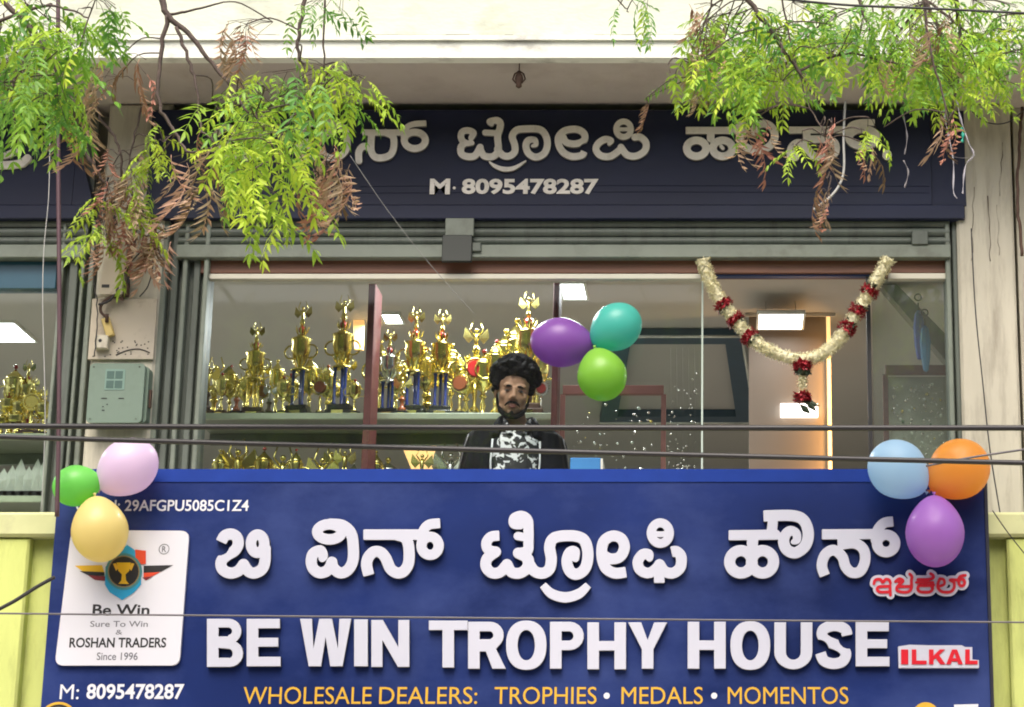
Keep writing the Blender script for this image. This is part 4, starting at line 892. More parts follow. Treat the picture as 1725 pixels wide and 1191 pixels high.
    if ch == 'S':
        c = catmull([(w*.93-8,h*.66),(w*.80-4,h-t*.62),(w*.5,h-t*.5),(s*.62,h*.80),(s*.60,h*.62),(w*.5,h*.50),(w-s*.55,h*.36),(w-s*.58,h*.19),(w*.5,t*.5),(w*.19,t*.62),(s*.36,h*.33)], 6)
        L_, R_ = [], []
        for i in range(len(c)):
            d = np.array(c[min(i+1,len(c)-1)])-np.array(c[max(i-1,0)]); d = d/np.linalg.norm(d); n_ = np.array((-d[1],d[0])); hw_ = (t*.5+(s-t)*.5*abs(n_[0]))*1.0
            L_.append(tuple(c[i]+n_*hw_)); R_.append(tuple(c[i]-n_*hw_))
        return [L_+R_[::-1]]
def cap_letter(par, ch, box, Yf, depth, m, side=None, s=18.5, t=15., bevel=.0015):
    a, b, yt, yb = box; lo = [[(p.x,p.z) for p in (W(a+x,yb-y,Yf) for x, y in lp)] for lp in capital(ch, b-a, yb-yt, s, t)]
    c = W((a+b)/2,(yt+yb)/2,Yf); lo = [[(x-c.x,z-c.z) for x,z in lp] for lp in lo]
    return link('letter', loops_mesh('letter', lo, m, depth, bevel, side), par, c-par.location)
for ch, a, b, t_, d_ in LET:
    if ch == 'S':
        Q = lambda u, v: (a+(b-a)*u, t_+(d_-t_)*v)
        glyph(board, 'letter', [([tuple(q) for q in catmull([Q(.87,.30),Q(.80,.17),Q(.52,.10),Q(.22,.17),Q(.17,.31),Q(.32,.43),Q(.66,.54),Q(.83,.68),Q(.74,.85),Q(.48,.90),Q(.22,.84),Q(.12,.68)], 6)], 8.6, 'se')], YL, .026, white_let, edge_shading, bevel=.0015, step=.6); continue
    cap_letter(board, ch, (a,b,t_,d_), YL, .026, white_let, edge_shading)
IL = [('I',1518,1530),('L',1536,1561),('K',1565,1593),('A',1594,1622),('L',1626,1647)]
for ch, a, b in IL: cap_letter(board, ch, (a,b,1094,1119), YL-.004, .004, red_let, None, 7.6, 6.2, 0.)
zz = lambda a, b, Yf: (W(a,b,Yf).x-board.location.x, W(a,b,Yf).z-board.location.z)
g = MB(); g.prism([zz(*p,YL) for p in ((1513,1089),(1532,1086),(1562,1087),(1594,1087),(1620,1087),(1626,1090),(1638,1090),(1638,1111),(1649,1112),(1649,1125),(1514,1125))], -.028, -.001); o = g.build('letter_backing', white_let, board)
YP = YB - .0015
def flat(name, txt, a, b, t_, d_, m, off=.0): return word(board, name, txt, (a,b,t_,d_), YP, .0008, m, offset=off)
flat('registration_text','GSTIN: 29AFGPU5085C1Z4',128,419,842,861,white_print,.014)
flat('phone_text','M:',101,133,1153,1178,white_print,.0); flat('phone_text','8095478287',146,310,1152,1178,white_print,.024)
for tx, a, b in (('WHOLESALE',410,626),('DEALERS:',639,804),('TROPHIES',833,1005),('MEDALS',1047,1184),('MOMENTOS',1226,1429)): flat('product_text',tx,a,b,1157,1186,gold_print,.0)
for cx_ in (1022,1203):
    x_, z_ = zz(cx_,1172,YP); g = MB(); g.lathe([(.013,-.0008),(.013,.0)], (0,0,0), 14, False, Matrix.Rotation(R(90),3,'X')); o = g.build('bullet', white_print, board, loc=(x_, -.0016, z_))
def disc(cx_, cy_, rp, m, name, y=-.0016, n=32, par=None, Yf=None):
    x_, z_ = zz(cx_,cy_,Yf or YP); r_ = rp/ (FPX/ (YB/math.cos(PITCH))) *1.0
    g = MB(); g.lathe([(r_,-.0005),(r_,.0)], (0,0,0), n, False, Matrix.Rotation(R(90),3,'X')); return g.build(name, m, board, loc=(x_, y, z_))
disc(97,1216,32,gold_print,'round_emblem'); disc(97,1216,28,black_m,'round_emblem',-.0026); disc(97,1216,24,mat('khaki_print',(.25,.23,.13),.5),'round_emblem',-.0036)
disc(1560,1206,22,gold_print,'cup_print'); g = MB(); a = zz(1625,1190,YP); g.prism([zz(*p,YP) for p in ((1607,1187),(1648,1186),(1645,1230),(1610,1230))], -.0024, -.0016); g.build('frame_print', white_print, board)
# --- logo plate
pl = thing('logo_plate', 'white rounded plate with winged trophy shield logo at the left of the blue signboard', 'logo plate', W(205,1005,YB-.02))
zp = lambda a, b: (W(a,b,YB-.02).x-pl.location.x, W(a,b,YB-.02).z-pl.location.z)
def rounded(corners, r, n=5):
    out = []; m = len(corners)
    for i in range(m):
        p = np.array(corners[i], float); a = np.array(corners[i-1], float); b = np.array(corners[(i+1)%m], float)
        u = (a-p)/np.linalg.norm(a-p)*r; v = (b-p)/np.linalg.norm(b-p)*r
        for k in range(n+1):
            t = k/n; out.append(tuple(p + u*(1-t)**2 + v*t**2))
    return out
g = MB(); g.prism([zp(*p) for p in rounded([(120,893),(319,894),(302,1121),(92,1121)], 15)], 0, .017); g.build('plate', plate_w, pl)
def lp_(name, pts, m, k=1): g = MB(); g.prism([zp(*p) for p in pts], -.0006*k, -.0006*k+.0004); return g.build(name, m, pl)
def curvepts(pts, n=5): return [tuple(p) for p in catmull(pts, n, True)[:-1]]
lp_('wing', [(126,953),(172,952),(176,965),(140,963)], yellow_print, 2); lp_('wing', [(134,962),(176,964),(176,970),(150,970)], black_m, 3); lp_('wing', [(148,969),(178,971),(180,979),(160,977)], mat('dark_red_print',(.2,.02,.03),.5), 4)
lp_('wing', [(242,953),(292,952),(272,963),(242,966)], black_m, 2); lp_('wing', [(242,965),(270,964),(258,970),(242,973)], red_print, 3); lp_('wing', [(240,973),(258,971),(246,978)], mat('dark_red_print',(.2,.02,.03),.5), 4)
lp_('shield', [(178,955),(205,925),(215,918),(229,928),(229,955),(238,960),(238,985),(225,999),(206,1011),(185,998),(177,985)], teal_print, 5)
lp_('shield', [(228,926),(246,928),(246,950),(229,952)], red_print, 6)
def circ(cx_, cy_, r, n=26): return [(cx_+r*math.cos(2*math.pi*k/n), cy_+r*math.sin(2*math.pi*k/n)) for k in range(n)]
lp_('roundel', circ(209,963,31), mat('teal_grey_print',(.06,.24,.26),.5), 7); lp_('roundel', circ(209,963,27), mat('bronze_print',(.26,.19,.08),.5), 8); lp_('roundel', circ(209,963,25), black_m, 9)
lp_('cup_emblem', [(197,948),(221,948),(218,962),(212,968),(213,978),(218,984),(200,984),(205,978),(206,968),(200,962)], yellow_print, 10); lp_('cup_emblem', [(191,950),(196,949),(200,958),(196,962)], gold_print, 11); lp_('cup_emblem', [(227,950),(222,949),(218,958),(222,962)], gold_print, 12)
def pw_(txt, a, b, t_, d_, m, off=0.): return word(pl, 'lettering', txt, (a,b,t_,d_), YB-.0206, .0005, m, offset=off)
lgrey = mat('grey_print',(.16,.16,.18),.5)
pw_('Be Win',156,252,1018,1037,black_m,.022); pw_('Sure To Win',152,249,1046,1056,lgrey,.006); pw_('&',195,206,1061,1069,lgrey); pw_('ROSHAN TRADERS',117,280,1074,1091,black_m,.024); pw_('Since 1996',163,232,1099,1112,lgrey,.01)
pw_('R',273,280,920,930,lgrey,.02); g = MB(); a = zp(276.5,925); g.torus((0,0,0),.021,.0014,20,4); g.build('registered_ring', lgrey, pl, loc=(a[0],-.001,a[1]))

# --- upper board
usx0, usx1 = wx(250,280,YS), wx(1628,330,YS)
ztu, zbu = wz(185,YS), wz(369,YS)
us = thing('signboard', 'dark navy upper signboard with silver Kannada letters and phone number under the slab', 'signboard', ((usx0+usx1)/2, YS, zbu)); hw = (usx1-usx0)/2; H = ztu-zbu
g = MB(); g.add([(-hw,0,.07),(hw-.16,0,.07),(hw-.16,.0,H),(-hw,.0,H)], [(0,1,2,3)]); g.box(-hw,hw-.16,.001,.1,.07,H); g.build('face_panel', navy_flex, us)
g = MB(); g.rbox(-hw,hw-.01,-.006,.1,0,.068,.004); g.build('lower_fold', navy_flex, us)
g = MB(); g.box(hw-.158,hw,.012,.1,.07,H); g.build('end_fold', navy_flex, us)
g = MB(); 
for z, q in ((H*.30,-.3),(H*.24,.4)): g.tube([(-hw*.9*abs(q)-.4,.0005,z-.004),(q,-.0008,z+.004),(hw-.17,.0005,z-.002)], .0018, 5)
g.build('fabric_crease', navy_flex, us)
oa, ob, oc = (600,180), (850,180), (1130,180); sa = 6.635; sc_ = 4.3125; ha = 36
U = []
U.append([S([(70,285),(520,285)], ha-4, oa, sa, smooth=False), S([(330,285),(410,330),(420,440),(385,530),(300,566),(215,560),(170,500),(165,410),(170,320)], ha, oa, sa), S([(30,600),(30,500),(80,440),(160,460)], ha, oa, sa),
          ring(655,372,118,92,ha,oa,sa), S([(530,330),(560,235),(640,192),(780,182)], ha-6, oa, sa)])
U.append([S([(1285,345),(1310,290),(1250,262),(1185,280),(1172,345),(1215,400),(1295,402)], [30]+[ha-2]*5+[24], oa, sa), S([(1215,400),(1170,450),(1178,525),(1250,555),(1330,540),(1385,450)], ha, oa, sa), S([(1385,470),(1430,545),(1530,552),(1588,480),(1580,330),(1605,240),(1610,180),(1570,150),(1490,162),(1515,195)], [ha]*8+[ha-6,20], oa, sa), S([(1440,285),(1580,292)], ha-6, oa, sa),
          S([(-80,470),(-20,540),(55,548),(112,500),(112,420),(85,330),(125,265),(200,246),(380,248),(455,310),(478,420),(440,520),(350,560),(270,520),(238,440),(262,375),(335,368),(350,420),(310,435)], [ha]*16+[ha-6,24,14], ob, sa)])
U.append([S([(-170,612),(-100,665),(0,695),(110,680),(235,605)], [6,20,24,20,6], ob, sa)])
U.append([S([(890,500),(860,540),(750,552),(655,505),(605,420),(605,330),(680,262),(810,250),(890,300),(885,375),(790,412),(690,395),(655,340)], ha, ob, sa)])
U.append([ring(1330,248,82,86,ha-6,ob,sa), S([(1250,245),(1330,250),(1410,245)], 20, ob, sa), S([(1170,412),(1190,375),(1120,362),(1045,410),(1022,480),(1080,545),(1190,548),(1300,470)], [20,30]+[ha]*6, ob, sa), S([(1300,450),(1370,535),(1470,548),(1565,490),(1580,400),(1520,338),(1455,338)], ha, ob, sa)])
hc_ = 26
U.append([S([(110,170),(450,170)], hc_-2, oc, sc_, smooth=False), S([(290,175),(290,230)], hc_, oc, sc_, smooth=False), ring(186,300,70,58,hc_,oc,sc_), ring(376,300,70,58,hc_,oc,sc_), S([(365,285),(378,300)], 12, oc, sc_), S([(470,165),(520,130),(530,170),(500,220),(530,280),(620,318),(710,290),(755,220),(735,150),(680,120),(620,140),(610,180)], hc_, oc, sc_)])
U.append([S([(860,168),(1260,165)], hc_-3, oc, sc_, smooth=False), S([(985,170),(990,230)], hc_, oc, sc_, smooth=False), S([(990,235),(1120,235),(1190,260),(1195,330),(1130,362),(1040,355),(990,300),(930,260),(880,290),(870,350),(905,365)], hc_, oc, sc_), ring(1395,222,100,62,hc_,oc,sc_), S([(1290,190),(1310,135),(1380,112),(1480,112)], hc_-5, oc, sc_)])
U.append([S([(1572,345),(1572,352)], 32, oc, sc_)])
for L_, i_, f_ in ((U[0],0,'s'),(U[0],4,'e'),(U[3],0,'s'),(U[5],0,'s'),(U[6],0,'s'),(U[6],4,'e')): L_[i_] = cut(L_[i_], f_)
def resc(st, xa, xb, ya, yb):
    P = [p for w_ in st for p in w_[0]]; x0_, x1_ = min(p[0] for p in P), max(p[0] for p in P); y0_, y1_ = min(p[1] for p in P), max(p[1] for p in P)
    return [([(xa+(p[0]-x0_)/(x1_-x0_)*(xb-xa), ya+(p[1]-y0_)/(y1_-y0_)*(yb-ya)) for p in q], (5.2)) for q, _ in [(w_[0],0) for w_ in st]]
U.append(resc(BI, 366, 440, 214, 266)); U.append(resc(VI, 500, 585, 206, 266))
for st in U: glyph(us, 'letter', st, YS-.017, .016, silver_let, mat('silver_side',(.2,.19,.17),.5), bevel=.0012)
for tx, a, b in (('M',724,758),('8095478287',778,1008)): word(us, 'phone_number', tx, (a,b,301,327), YS-.006, .005, silver_let, offset=.035)
g = MB(); q = W(765,316,YS-.006); g.lathe([(.007,-.005),(.007,.0)], (0,0,0), 10, False, Matrix.Rotation(R(90),3,'X')); g.build('dot', silver_let, us, loc=(q.x-us.location.x,-.002,q.z-us.location.z))
# neighbouring sign at the left edge
nx0, nx1 = wx(-420,300,YS), wx(158,330,YS)
ns = thing('signboard', 'dark navy neighbouring signboard cut off at the left edge of the photo', 'signboard', ((nx0+nx1)/2, YS, zbu)); hw = (nx1-nx0)/2
g = MB(); g.box(-hw,hw-.1,0,.1,.07,H-.02); g.build('face_panel', navy_flex, ns); g = MB(); g.add([(hw-.099,0.002,.07),(hw,.002,.07),(hw-.099,.002,H-.14),(hw-.099,.1,.07),(hw,.1,.07),(hw-.099,.1,H-.14)], [(0,1,2),(5,4,3),(0,3,4,1),(1,4,5,2),(2,5,3,0)]); g.build('end_fold', navy_flex, ns)
g = MB(); g.rbox(-hw,hw,-.006,.1,0,.068,.004); g.build('lower_fold', navy_flex, ns)
glyph(ns, 'letter', [([(-30,278),(20,277),(38,274),(46,266)], 6), ([(8,262),(22,256),(32,244),(26,232)], 5)], YS-.017, .016, silver_let, bevel=.001)

# ================================================================ BALLOONS
KN = {}
def balloon(px, py, rx, ry, Y, col, name, label, tip, group, lob=0.):
    """tip: angle in the picture plane towards the knot"""
    sc_ = (Y/math.cos(PITCH)); c = W(px,py,Y); k = (c - Vector((0,0,CAMZ))).length*0 + (c.y*math.cos(PITCH)+(c.z-CAMZ)*math.sin(PITCH))/FPX
    a, b = max(rx,ry)*k, min(rx,ry)*k; t = thing('balloon', label, 'balloon', c, group)
    m = mat('latex_'+name, col, .36, coat=.2, trans=.5, sss=0)
    L = a*1.03; pr = []
    N = 20
    for i in range(N+1):
        th = math.pi*i/N; z = -math.cos(th); r = math.sin(th)
        w_ = r*(1 - .10*max(0,-z)**1.5*2.0) if z < 0 else r
        pr.append((b*w_+.0001, z*(L if z > 0 else L*1.08)))
    rot = Matrix.Rotation(tip, 3, 'Y')     # tip 0 = knot straight down
    g = MB(); g.lathe(pr, n=28, M=rot); g.build('skin', m, t)
    g = MB(); g.lathe([(.004,-L*1.08-.012),(.009,-L*1.08-.014),(.003,-L*1.08-.004),(.006,-L*1.08+.004)], n=8, M=rot); g.build('knot', m, t)
    return t
G1, G2, G3 = 'balloons in the cluster on the window', 'balloons on the upper left corner of the blue sign', 'balloons on the upper right corner of the blue sign'
balloon(946,577,51,42,9.56,(.32,.13,.48),'purple','dark purple balloon left in the cluster on the window',R(-84),G1)
balloon(1038,551,44,40,9.53,(.12,.60,.52),'teal','teal green balloon at the top right of the window cluster',R(54),G1)
balloon(1014,632,43,42,9.50,(.33,.66,.09),'lime','lime green balloon lowest in the window cluster',R(165),G1)
balloon(128,818,38,35,9.05,(.28,.80,.18),'green','small bright green balloon left in the trio on the sign corner',R(-105),G2)
balloon(215,787,52,47,9.08,(.90,.74,.92),'pink','pale pink balloon at the top of the left trio',R(48),G2)
balloon(168,893,53,47,9.03,(.94,.81,.36),'yellow','yellow balloon hanging over the white logo plate',R(180-12),G2)
balloon(1513,791,52,49,9.06,(.56,.79,.96),'sky_blue','light blue balloon at the top left of the right trio',R(-50),G3)
balloon(1615,791,53,51,9.08,(.96,.48,.09),'orange','orange balloon overlapping the right cream pillar',R(54),G3)
balloon(1575,897,57,50,9.03,(.55,.25,.74),'violet','violet balloon hanging below the blue and orange ones',R(180),G3)

# ================================================================ GARLAND
gp = [(1183,438),(1198,478),(1218,512),(1240,540),(1263,568),(1300,592),(1352,606),(1395,590),(1425,555),(1450,515),(1472,478),(1497,436)]
gar = thing('flower_garland', 'cream jasmine garland with red rose bands hanging across the shop doorway', 'garland', W(1183,438,9.58))
path = catmull(gp, 10); PW = [rel(W(p[0],p[1],9.58), gar) for p in path]
def arc_at(px):  return min(range(len(path)), key=lambda i: abs(path[i][0]-px))
rnd = random.Random(9)
def petals(pts, rad, n, sz, g, off=0):
    for k in range(n):
        i = rnd.randrange(len(pts)-1); c = pts[i].lerp(pts[i+1], rnd.random()); d = (pts[min(i+1,len(pts)-1)]-pts[i]).normalized()
        o_ = d.orthogonal().normalized(); o_.rotate(Matrix.Rotation(rnd.uniform(0,6.28),3,d)); r = rad*rnd.uniform(.75,1.08); p = c + o_*r; s_ = sz*rnd.uniform(.7,1.3)
        u = d.cross(o_).normalized(); tl = (d*rnd.uniform(-1,1)+o_*.8).normalized()
        g.add([p-u*s_*.5, p+tl*s_*.9-u*s_*.1, p+tl*s_+u*s_*.2, p+u*s_*.5, p+o_*s_*.35], [(0,1,4),(1,2,4),(2,3,4),(3,0,4)])
core = MB(); core.tube(PW, .026, 8); core.build('string_core', petal, gar)
g = MB(); petals(PW, .029, 3200, .011, g); g.build('jasmine_petals', petal, gar, kind='stuff')
def band(ia, ib, rad=.036, n=150):
    pts = PW[ia:ib+1]; g = MB(); g.tube(pts, [rad*.85]*len(pts), 9); petals(pts, rad*.85, n, .018, g); g.build('rose_band', rose, gar)
    g = MB(); petals([pts[-1], pts[-1]+(pts[-1]-pts[-2]).normalized()*.014], rad*.8, 26, .016, g); g.build('green_collar', dleaf, gar)
for px in (1217,1237,1261,1424,1443,1463):
    i = arc_at(px); band(max(0,i-1), i+2)
def vert_band(px, y0, y1, rad, m, n=150):
    P = [rel(W(px,y0+(y1-y0)*k/4,9.57), gar) for k in range(5)]; g = MB(); g.tube(P, rad*.85, 9); petals(P, rad*.85, n, .018, g); return g.build('rose_band', m, gar)
vert_band(1352,609,624,.036,rose); vert_band(1353,626,632,.03,dleaf,60); vert_band(1352,634,660,.012,petal,90); vert_band(1352,664,676,.036,rose,120)
g = MB(); 
for a, b in (((1350,676),(1382,684)),((1356,672),(1376,694)),((1346,680),(1366,698))):
    p, q = rel(W(*a,9.56),gar), rel(W(*b,9.56),gar); u = (q-p).cross(Vector((0,1,0))).normalized()*.016; g.add([p, (p+q)/2+u, q, (p+q)/2-u, (p+q)/2+Vector((0,-.01,0))], [(0,1,4),(1,2,4),(2,3,4),(3,0,4)])
g.build('tassel_leaf', dleaf, gar)

# ================================================================ METER BOX AND BITS ON THE LEFT PILLAR
Yp = 9.62
def on(px, py, Y=Yp): return W(px,py,Y)
c = on(208,560); mb = thing('mounting_board', 'square off-white mounting board with screw holes above the green meter box', 'board', (c.x, Yp-.003, on(208,607).z)); hw = (on(263,560).x-on(153,560).x)/2; hh = on(208,505).z-on(208,607).z
g = MB(); g.rbox(-hw,hw,-.015,0,0,hh,.002); g.build('board', board_m, mb)
g = MB(); rnd = random.Random(2)
for k in range(26): a = (rnd.uniform(-hw*.9,hw*.9), rnd.uniform(hh*.04,hh*.3)); g.lathe([(.0022,-.0165),(.0022,-.0155)], (a[0],0,a[1]), 6, False) if 0 else g.box(a[0]-.003,a[0]+.003,-.0165,-.0151,a[1]-.0025,a[1]+.0025)
g.build('screw_hole', black_m, mb, kind='stuff')
c = on(196,660,9.53); mt = thing('meter_box', 'sage green electric meter box with a small window on the narrow pillar', 'meter box', (c.x, 9.52, on(196,712,9.52).z)); hw = (on(241,660,9.52).x-on(148,660,9.52).x)/2; hh = on(196,612,9.52).z-on(196,712,9.52).z
g = MB(); pts = rounded([(-hw,0),(hw,0),(hw,hh),(-hw,hh)], .022, 4); g.prism(pts, 0, .03); g.build('front_cover', meter_m, mt)
g = MB(); pts = rounded([(-hw+.006,.006),(hw+.012,.006),(hw+.012,hh-.006),(-hw+.006,hh-.006)], .022, 4); g.prism(pts, .0305, .096); g.build('housing', meter_m, mt)
g = MB(); pts = rounded([(-hw*.42,hh*.55),(hw*.30,hh*.55),(hw*.30,hh*.90),(-hw*.42,hh*.90)], .004, 2); g.prism(pts, -.002, -.0005); g.build('window', mat('meter_glass',(.22,.33,.28),.15,coat=.6), mt)
for i in range(2):
    for j in range(2): g = MB(); x = -hw*.36+i*hw*.31; z = hh*(.58+j*.16); g.box(x,x+hw*.27,-.0032,-.0022,z,z+hh*.125); g.build('dial', meter_l, mt)
g = MB(); rnd = random.Random(8)
for (x,z,w_) in ((-.5,.40,.2),(.12,.40,.2),(-.45,.2,.1),(-.45,.26,.06),(-.3,.3,.05)): g.box(hw*x,hw*(x+w_),-.0016,-.0004,hh*z,hh*z+.004)
g.build('marking', black_m, mt)
for x in (-.86,.80):
    for z in (.06,.94): g = MB(); g.lathe([(.004,-.003),(.004,.0)], (0,0,0), 8, False, Matrix.Rotation(R(90),3,'X')); g.build('screw', rust, mt, loc=(hw*x,0,hh*z))
g = MB(); g.box(hw+.013,hw+.022,.05,.07,hh*.3,hh*.6); g.build('latch', rust, mt)
t = thing('wall_socket', 'old off-white socket box with a black hole at the lower left of the mounting board', 'socket', (on(174,575,9.6).x, 9.6, on(174,590,9.6).z))
g = MB(); g.rbox(-.03,.03,-.035,0,0,.062,.004); g.build('case', pvc_w, t); g = MB(); g.lathe([(.008,-.0365),(.008,-.0355)], (0,0,0), 12, False); g.v = [(v[0], v[2], v[1]) for v in g.v]; g.build('hole', black_m, t, loc=(-.004,0,.036))
t = thing('connector', 'yellowed plastic cable connector dangling above the socket box', 'connector', on(181,548,9.58)); M_ = Matrix.Rotation(R(-20),3,'Y')
g = MB(); g.rbox(-.018,.018,-.012,.012,-.055,.035,.004); g.v = [tuple(M_ @ Vector(v)) for v in g.v]; g.build('body', pvc_y, t); g = MB(); g.tube([(0,-.014,.01),(.004,-.03,.045)], .008, 7); g.build('plug', rust, t)
t = thing('cable_clamp', 'dark rusty cable clamp at the upper middle of the narrow pillar', 'clamp', on(212,490,9.6)); g = MB(); g.rbox(-.018,.018,-.03,.0,-.03,.03,.004); g.build('block', rust, t); g = MB(); g.tube([(-.12,-.02,-.03),(-.05,-.03,-.012),(-.01,-.02,-.02)], .012, 7); g.build('arm', pvc_w, t)
wire('wire','twisted brown wire looping from the clamp to the socket on the narrow pillar',[(208,505),(190,500),(172,512),(170,525),(180,535)],9.57,.007,rust)
wire('wire','dark cable hanging from the dry creeper to the clamp on the narrow pillar',[(190,330),(196,390),(214,440),(216,480)],9.58,.008,rubber)
wire('wire','thin dark wire curling across the bottom of the mounting board',[(195,598),(215,590),(235,588),(252,594)],9.6,.0025,rubber)
wire('wire','thin looping wire at the top of the mounting board',[(222,440),(245,420),(258,440),(250,480),(235,500)],9.6,.003,rubber)
t = thing('conduit_box', 'long cream conduit casing at the top of the narrow pillar', 'conduit', (on(196,440,9.6).x, 9.6, on(196,500,9.6).z)); hh = on(196,388,9.6).z-on(196,500,9.6).z
g = MB(); g.prism(rounded([(-.055,0),(.05,0),(.058,hh),(-.03,hh)], .012, 3), -.045, .0); g.build('casing', board_m, t)
g = MB(); g.box(-.045,-.01,-.0465,-.0452,.03,.045); g.build('slot', black_m, t)

# ================================================================ CABLES
def cable(label, y0, y1, Y, r, m, sag=.02, x0=-260, x1=1990, dy=0):
    pts = []
    for k in range(17):
        t = k/16; p = W(x0+(x1-x0)*t, y0+(y1-y0)*(x0+(x1-x0)*t)/1725, Y+dy*t); p.z -= sag*math.sin(math.pi*t)*1.0 - sag; pts.append(p)
    # extend to both sides along the street
    a = pts[0]+(pts[0]-pts[1])*40; b = pts[-1]+(pts[-1]-pts[-2])*40; a.z = pts[0].z+.5; b.z = pts[-1].z+.5
    pts = [a]+pts+[b]; c = pts[9].copy(); g = MB(); g.tube([p-c for p in pts], r, 8); return tag(g.build('power_cable', m, loc=c), label, 'cable', 'cables crossing in front of the shop')
cable('upper thick black power cable crossing the window just above the blue sign', 719, 722, 7.6, .0105, rubber, .004)
cable('second thick black power cable sloping down to the right over the window', 737, 781, 7.55, .0095, rubber, .004)
cable('thin grey wire crossing the blue sign through the white English letters', 1034, 1049, 7.5, .0032, cable_g, .002)
cable('thin dark cable crossing the leaves at the top right corner', 2, 22, 7.2, .004, rubber, .003) if 0 else wire('power_cable','thin dark cable crossing the leaves at the top right corner',[(1280,-6),(1420,8),(1560,14),(1760,24)],7.2,.0045,rubber,'cable')
wire('power_cable','maroon cable hanging straight down left of the narrow pillar',[(98,-40),(98,250),(100,500),(99,720),(96,870)],8.9,.0095,cable_p,'cable')
wire('wire','thin pale wire hanging beside the maroon cable at the left',[(84,230),(82,330),(74,420),(72,520),(76,700),(70,860)],9.0,.0018,wire_w)
wire('wire','thin pale wire slanting down across the upper sign to the window',[(590,262),(650,350),(720,440),(800,530)],8.6,.0011,mat('faint_wire',(.22,.22,.21),.5))
wire('wire','thin dark wire running down the right cream pillar',[(1636,385),(1643,520),(1655,640),(1668,760),(1690,900),(1700,1000),(1702,1120),(1706,1230)],9.55,.0032,rubber)
wire('wire','second thin wire crossing the lime parapet at the right edge',[(1672,860),(1700,900),(1740,950)],9.1,.0025,rubber)
wire('wire','short black cable slanting up over the lime parapet at the left edge',[(-30,1040),(20,1015),(60,990),(92,972)],9.05,.008,rubber)
wire('wire','thin wire bending over the right end of the upper cable pair',[(1560,785),(1640,770),(1740,755)],7.6,.004,cable_g)
wire('wire','pale wire dangling in front of the last letter of the upper sign',[(1424,170),(1421,230),(1421,290),(1405,325),(1370,354)],9.3,.006,wire_w)
wire('wire','dark wire looping over the top of the right cream pillar',[(1625,175),(1660,205),(1700,205),(1740,170)],9.4,.003,rubber)
wire('wire','dark drooping wire down the right edge of the right cream pillar',[(1722,180),(1716,260),(1714,340),(1722,430)],9.5,.008,rust,jit=.004)
for k_, (lb, pts, r_) in enumerate([('black wire drooping in a loop over the conduit casing',[(182,300),(176,360),(188,420),(206,400),(214,350)],.005),('tangled black wire from the creeper down past the conduit casing',[(222,320),(230,380),(222,430),(204,470),(192,500),(166,514)],.006),
    ('thin black wire dropping beside the left edge of the mounting board',[(168,330),(160,400),(158,470),(164,520),(160,600)],.003)]): wire('wire',lb,pts,9.56,r_,rubber,jit=.003)
# torn plastic strips
def ribbon(label, pts, w, Y, m):
    P = [W(a,b,Y) for a,b in pts]; c = P[0].copy(); P = [Vector(p)-c for p in catmull([tuple(p) for p in P], 6)]; g = MB(); vs = []
    for i, p in enumerate(P):
        a = .9*math.sin(i*.7); u = Vector((math.cos(a), math.sin(a), 0))*w*(.6+.4*math.sin(i*1.3)); vs += [p-u, p+Vector((0,-w*.3,0)), p+u, p+Vector((0,w*.3,0))]
    n = len(P); fs = []
    for i in range(n-1):
        for k in range(4): fs.append((i*4+k, i*4+(k+1)%4, (i+1)*4+(k+1)%4, (i+1)*4+k))
    g.add(vs, fs, True); return tag(g.build('plastic_strip', m, loc=c), label, 'plastic strip', 'torn plastic strips hanging at the right end of the sign')
pw2 = mat('torn_white_plastic',(.62,.60,.66),.35,trans=.3,coat=.3)
ribbon('longest torn white plastic strip hanging over the right end of the upper sign',[(1590,190),(1598,230),(1606,270),(1606,320),(1612,334)],.007,9.2,pw2)
ribbon('torn white plastic strip looping beside the teal tag',[(1612,165),(1618,200),(1632,240),(1640,262),(1626,280),(1622,326)],.007,9.2,pw2)
ribbon('short torn white plastic strip crossing the others',[(1604,264),(1625,266),(1642,262)],.006,9.18,pw2)
ribbon('small torn teal plastic tag among the white strips',[(1620,215),(1622,228),(1621,240)],.012,9.17,mat('teal_plastic',(.03,.35,.25),.4))
for k, pts in enumerate([[(1522,195),(1528,230),(1524,260)],[(1522,270),(1530,290),(1524,316)]]): ribbon(('upper' if k == 0 else 'lower')+' scrap of grey plastic hanging before the right end of the upper sign',pts,.006,9.3,mat('grey_plastic_scrap',(.3,.28,.3),.5))

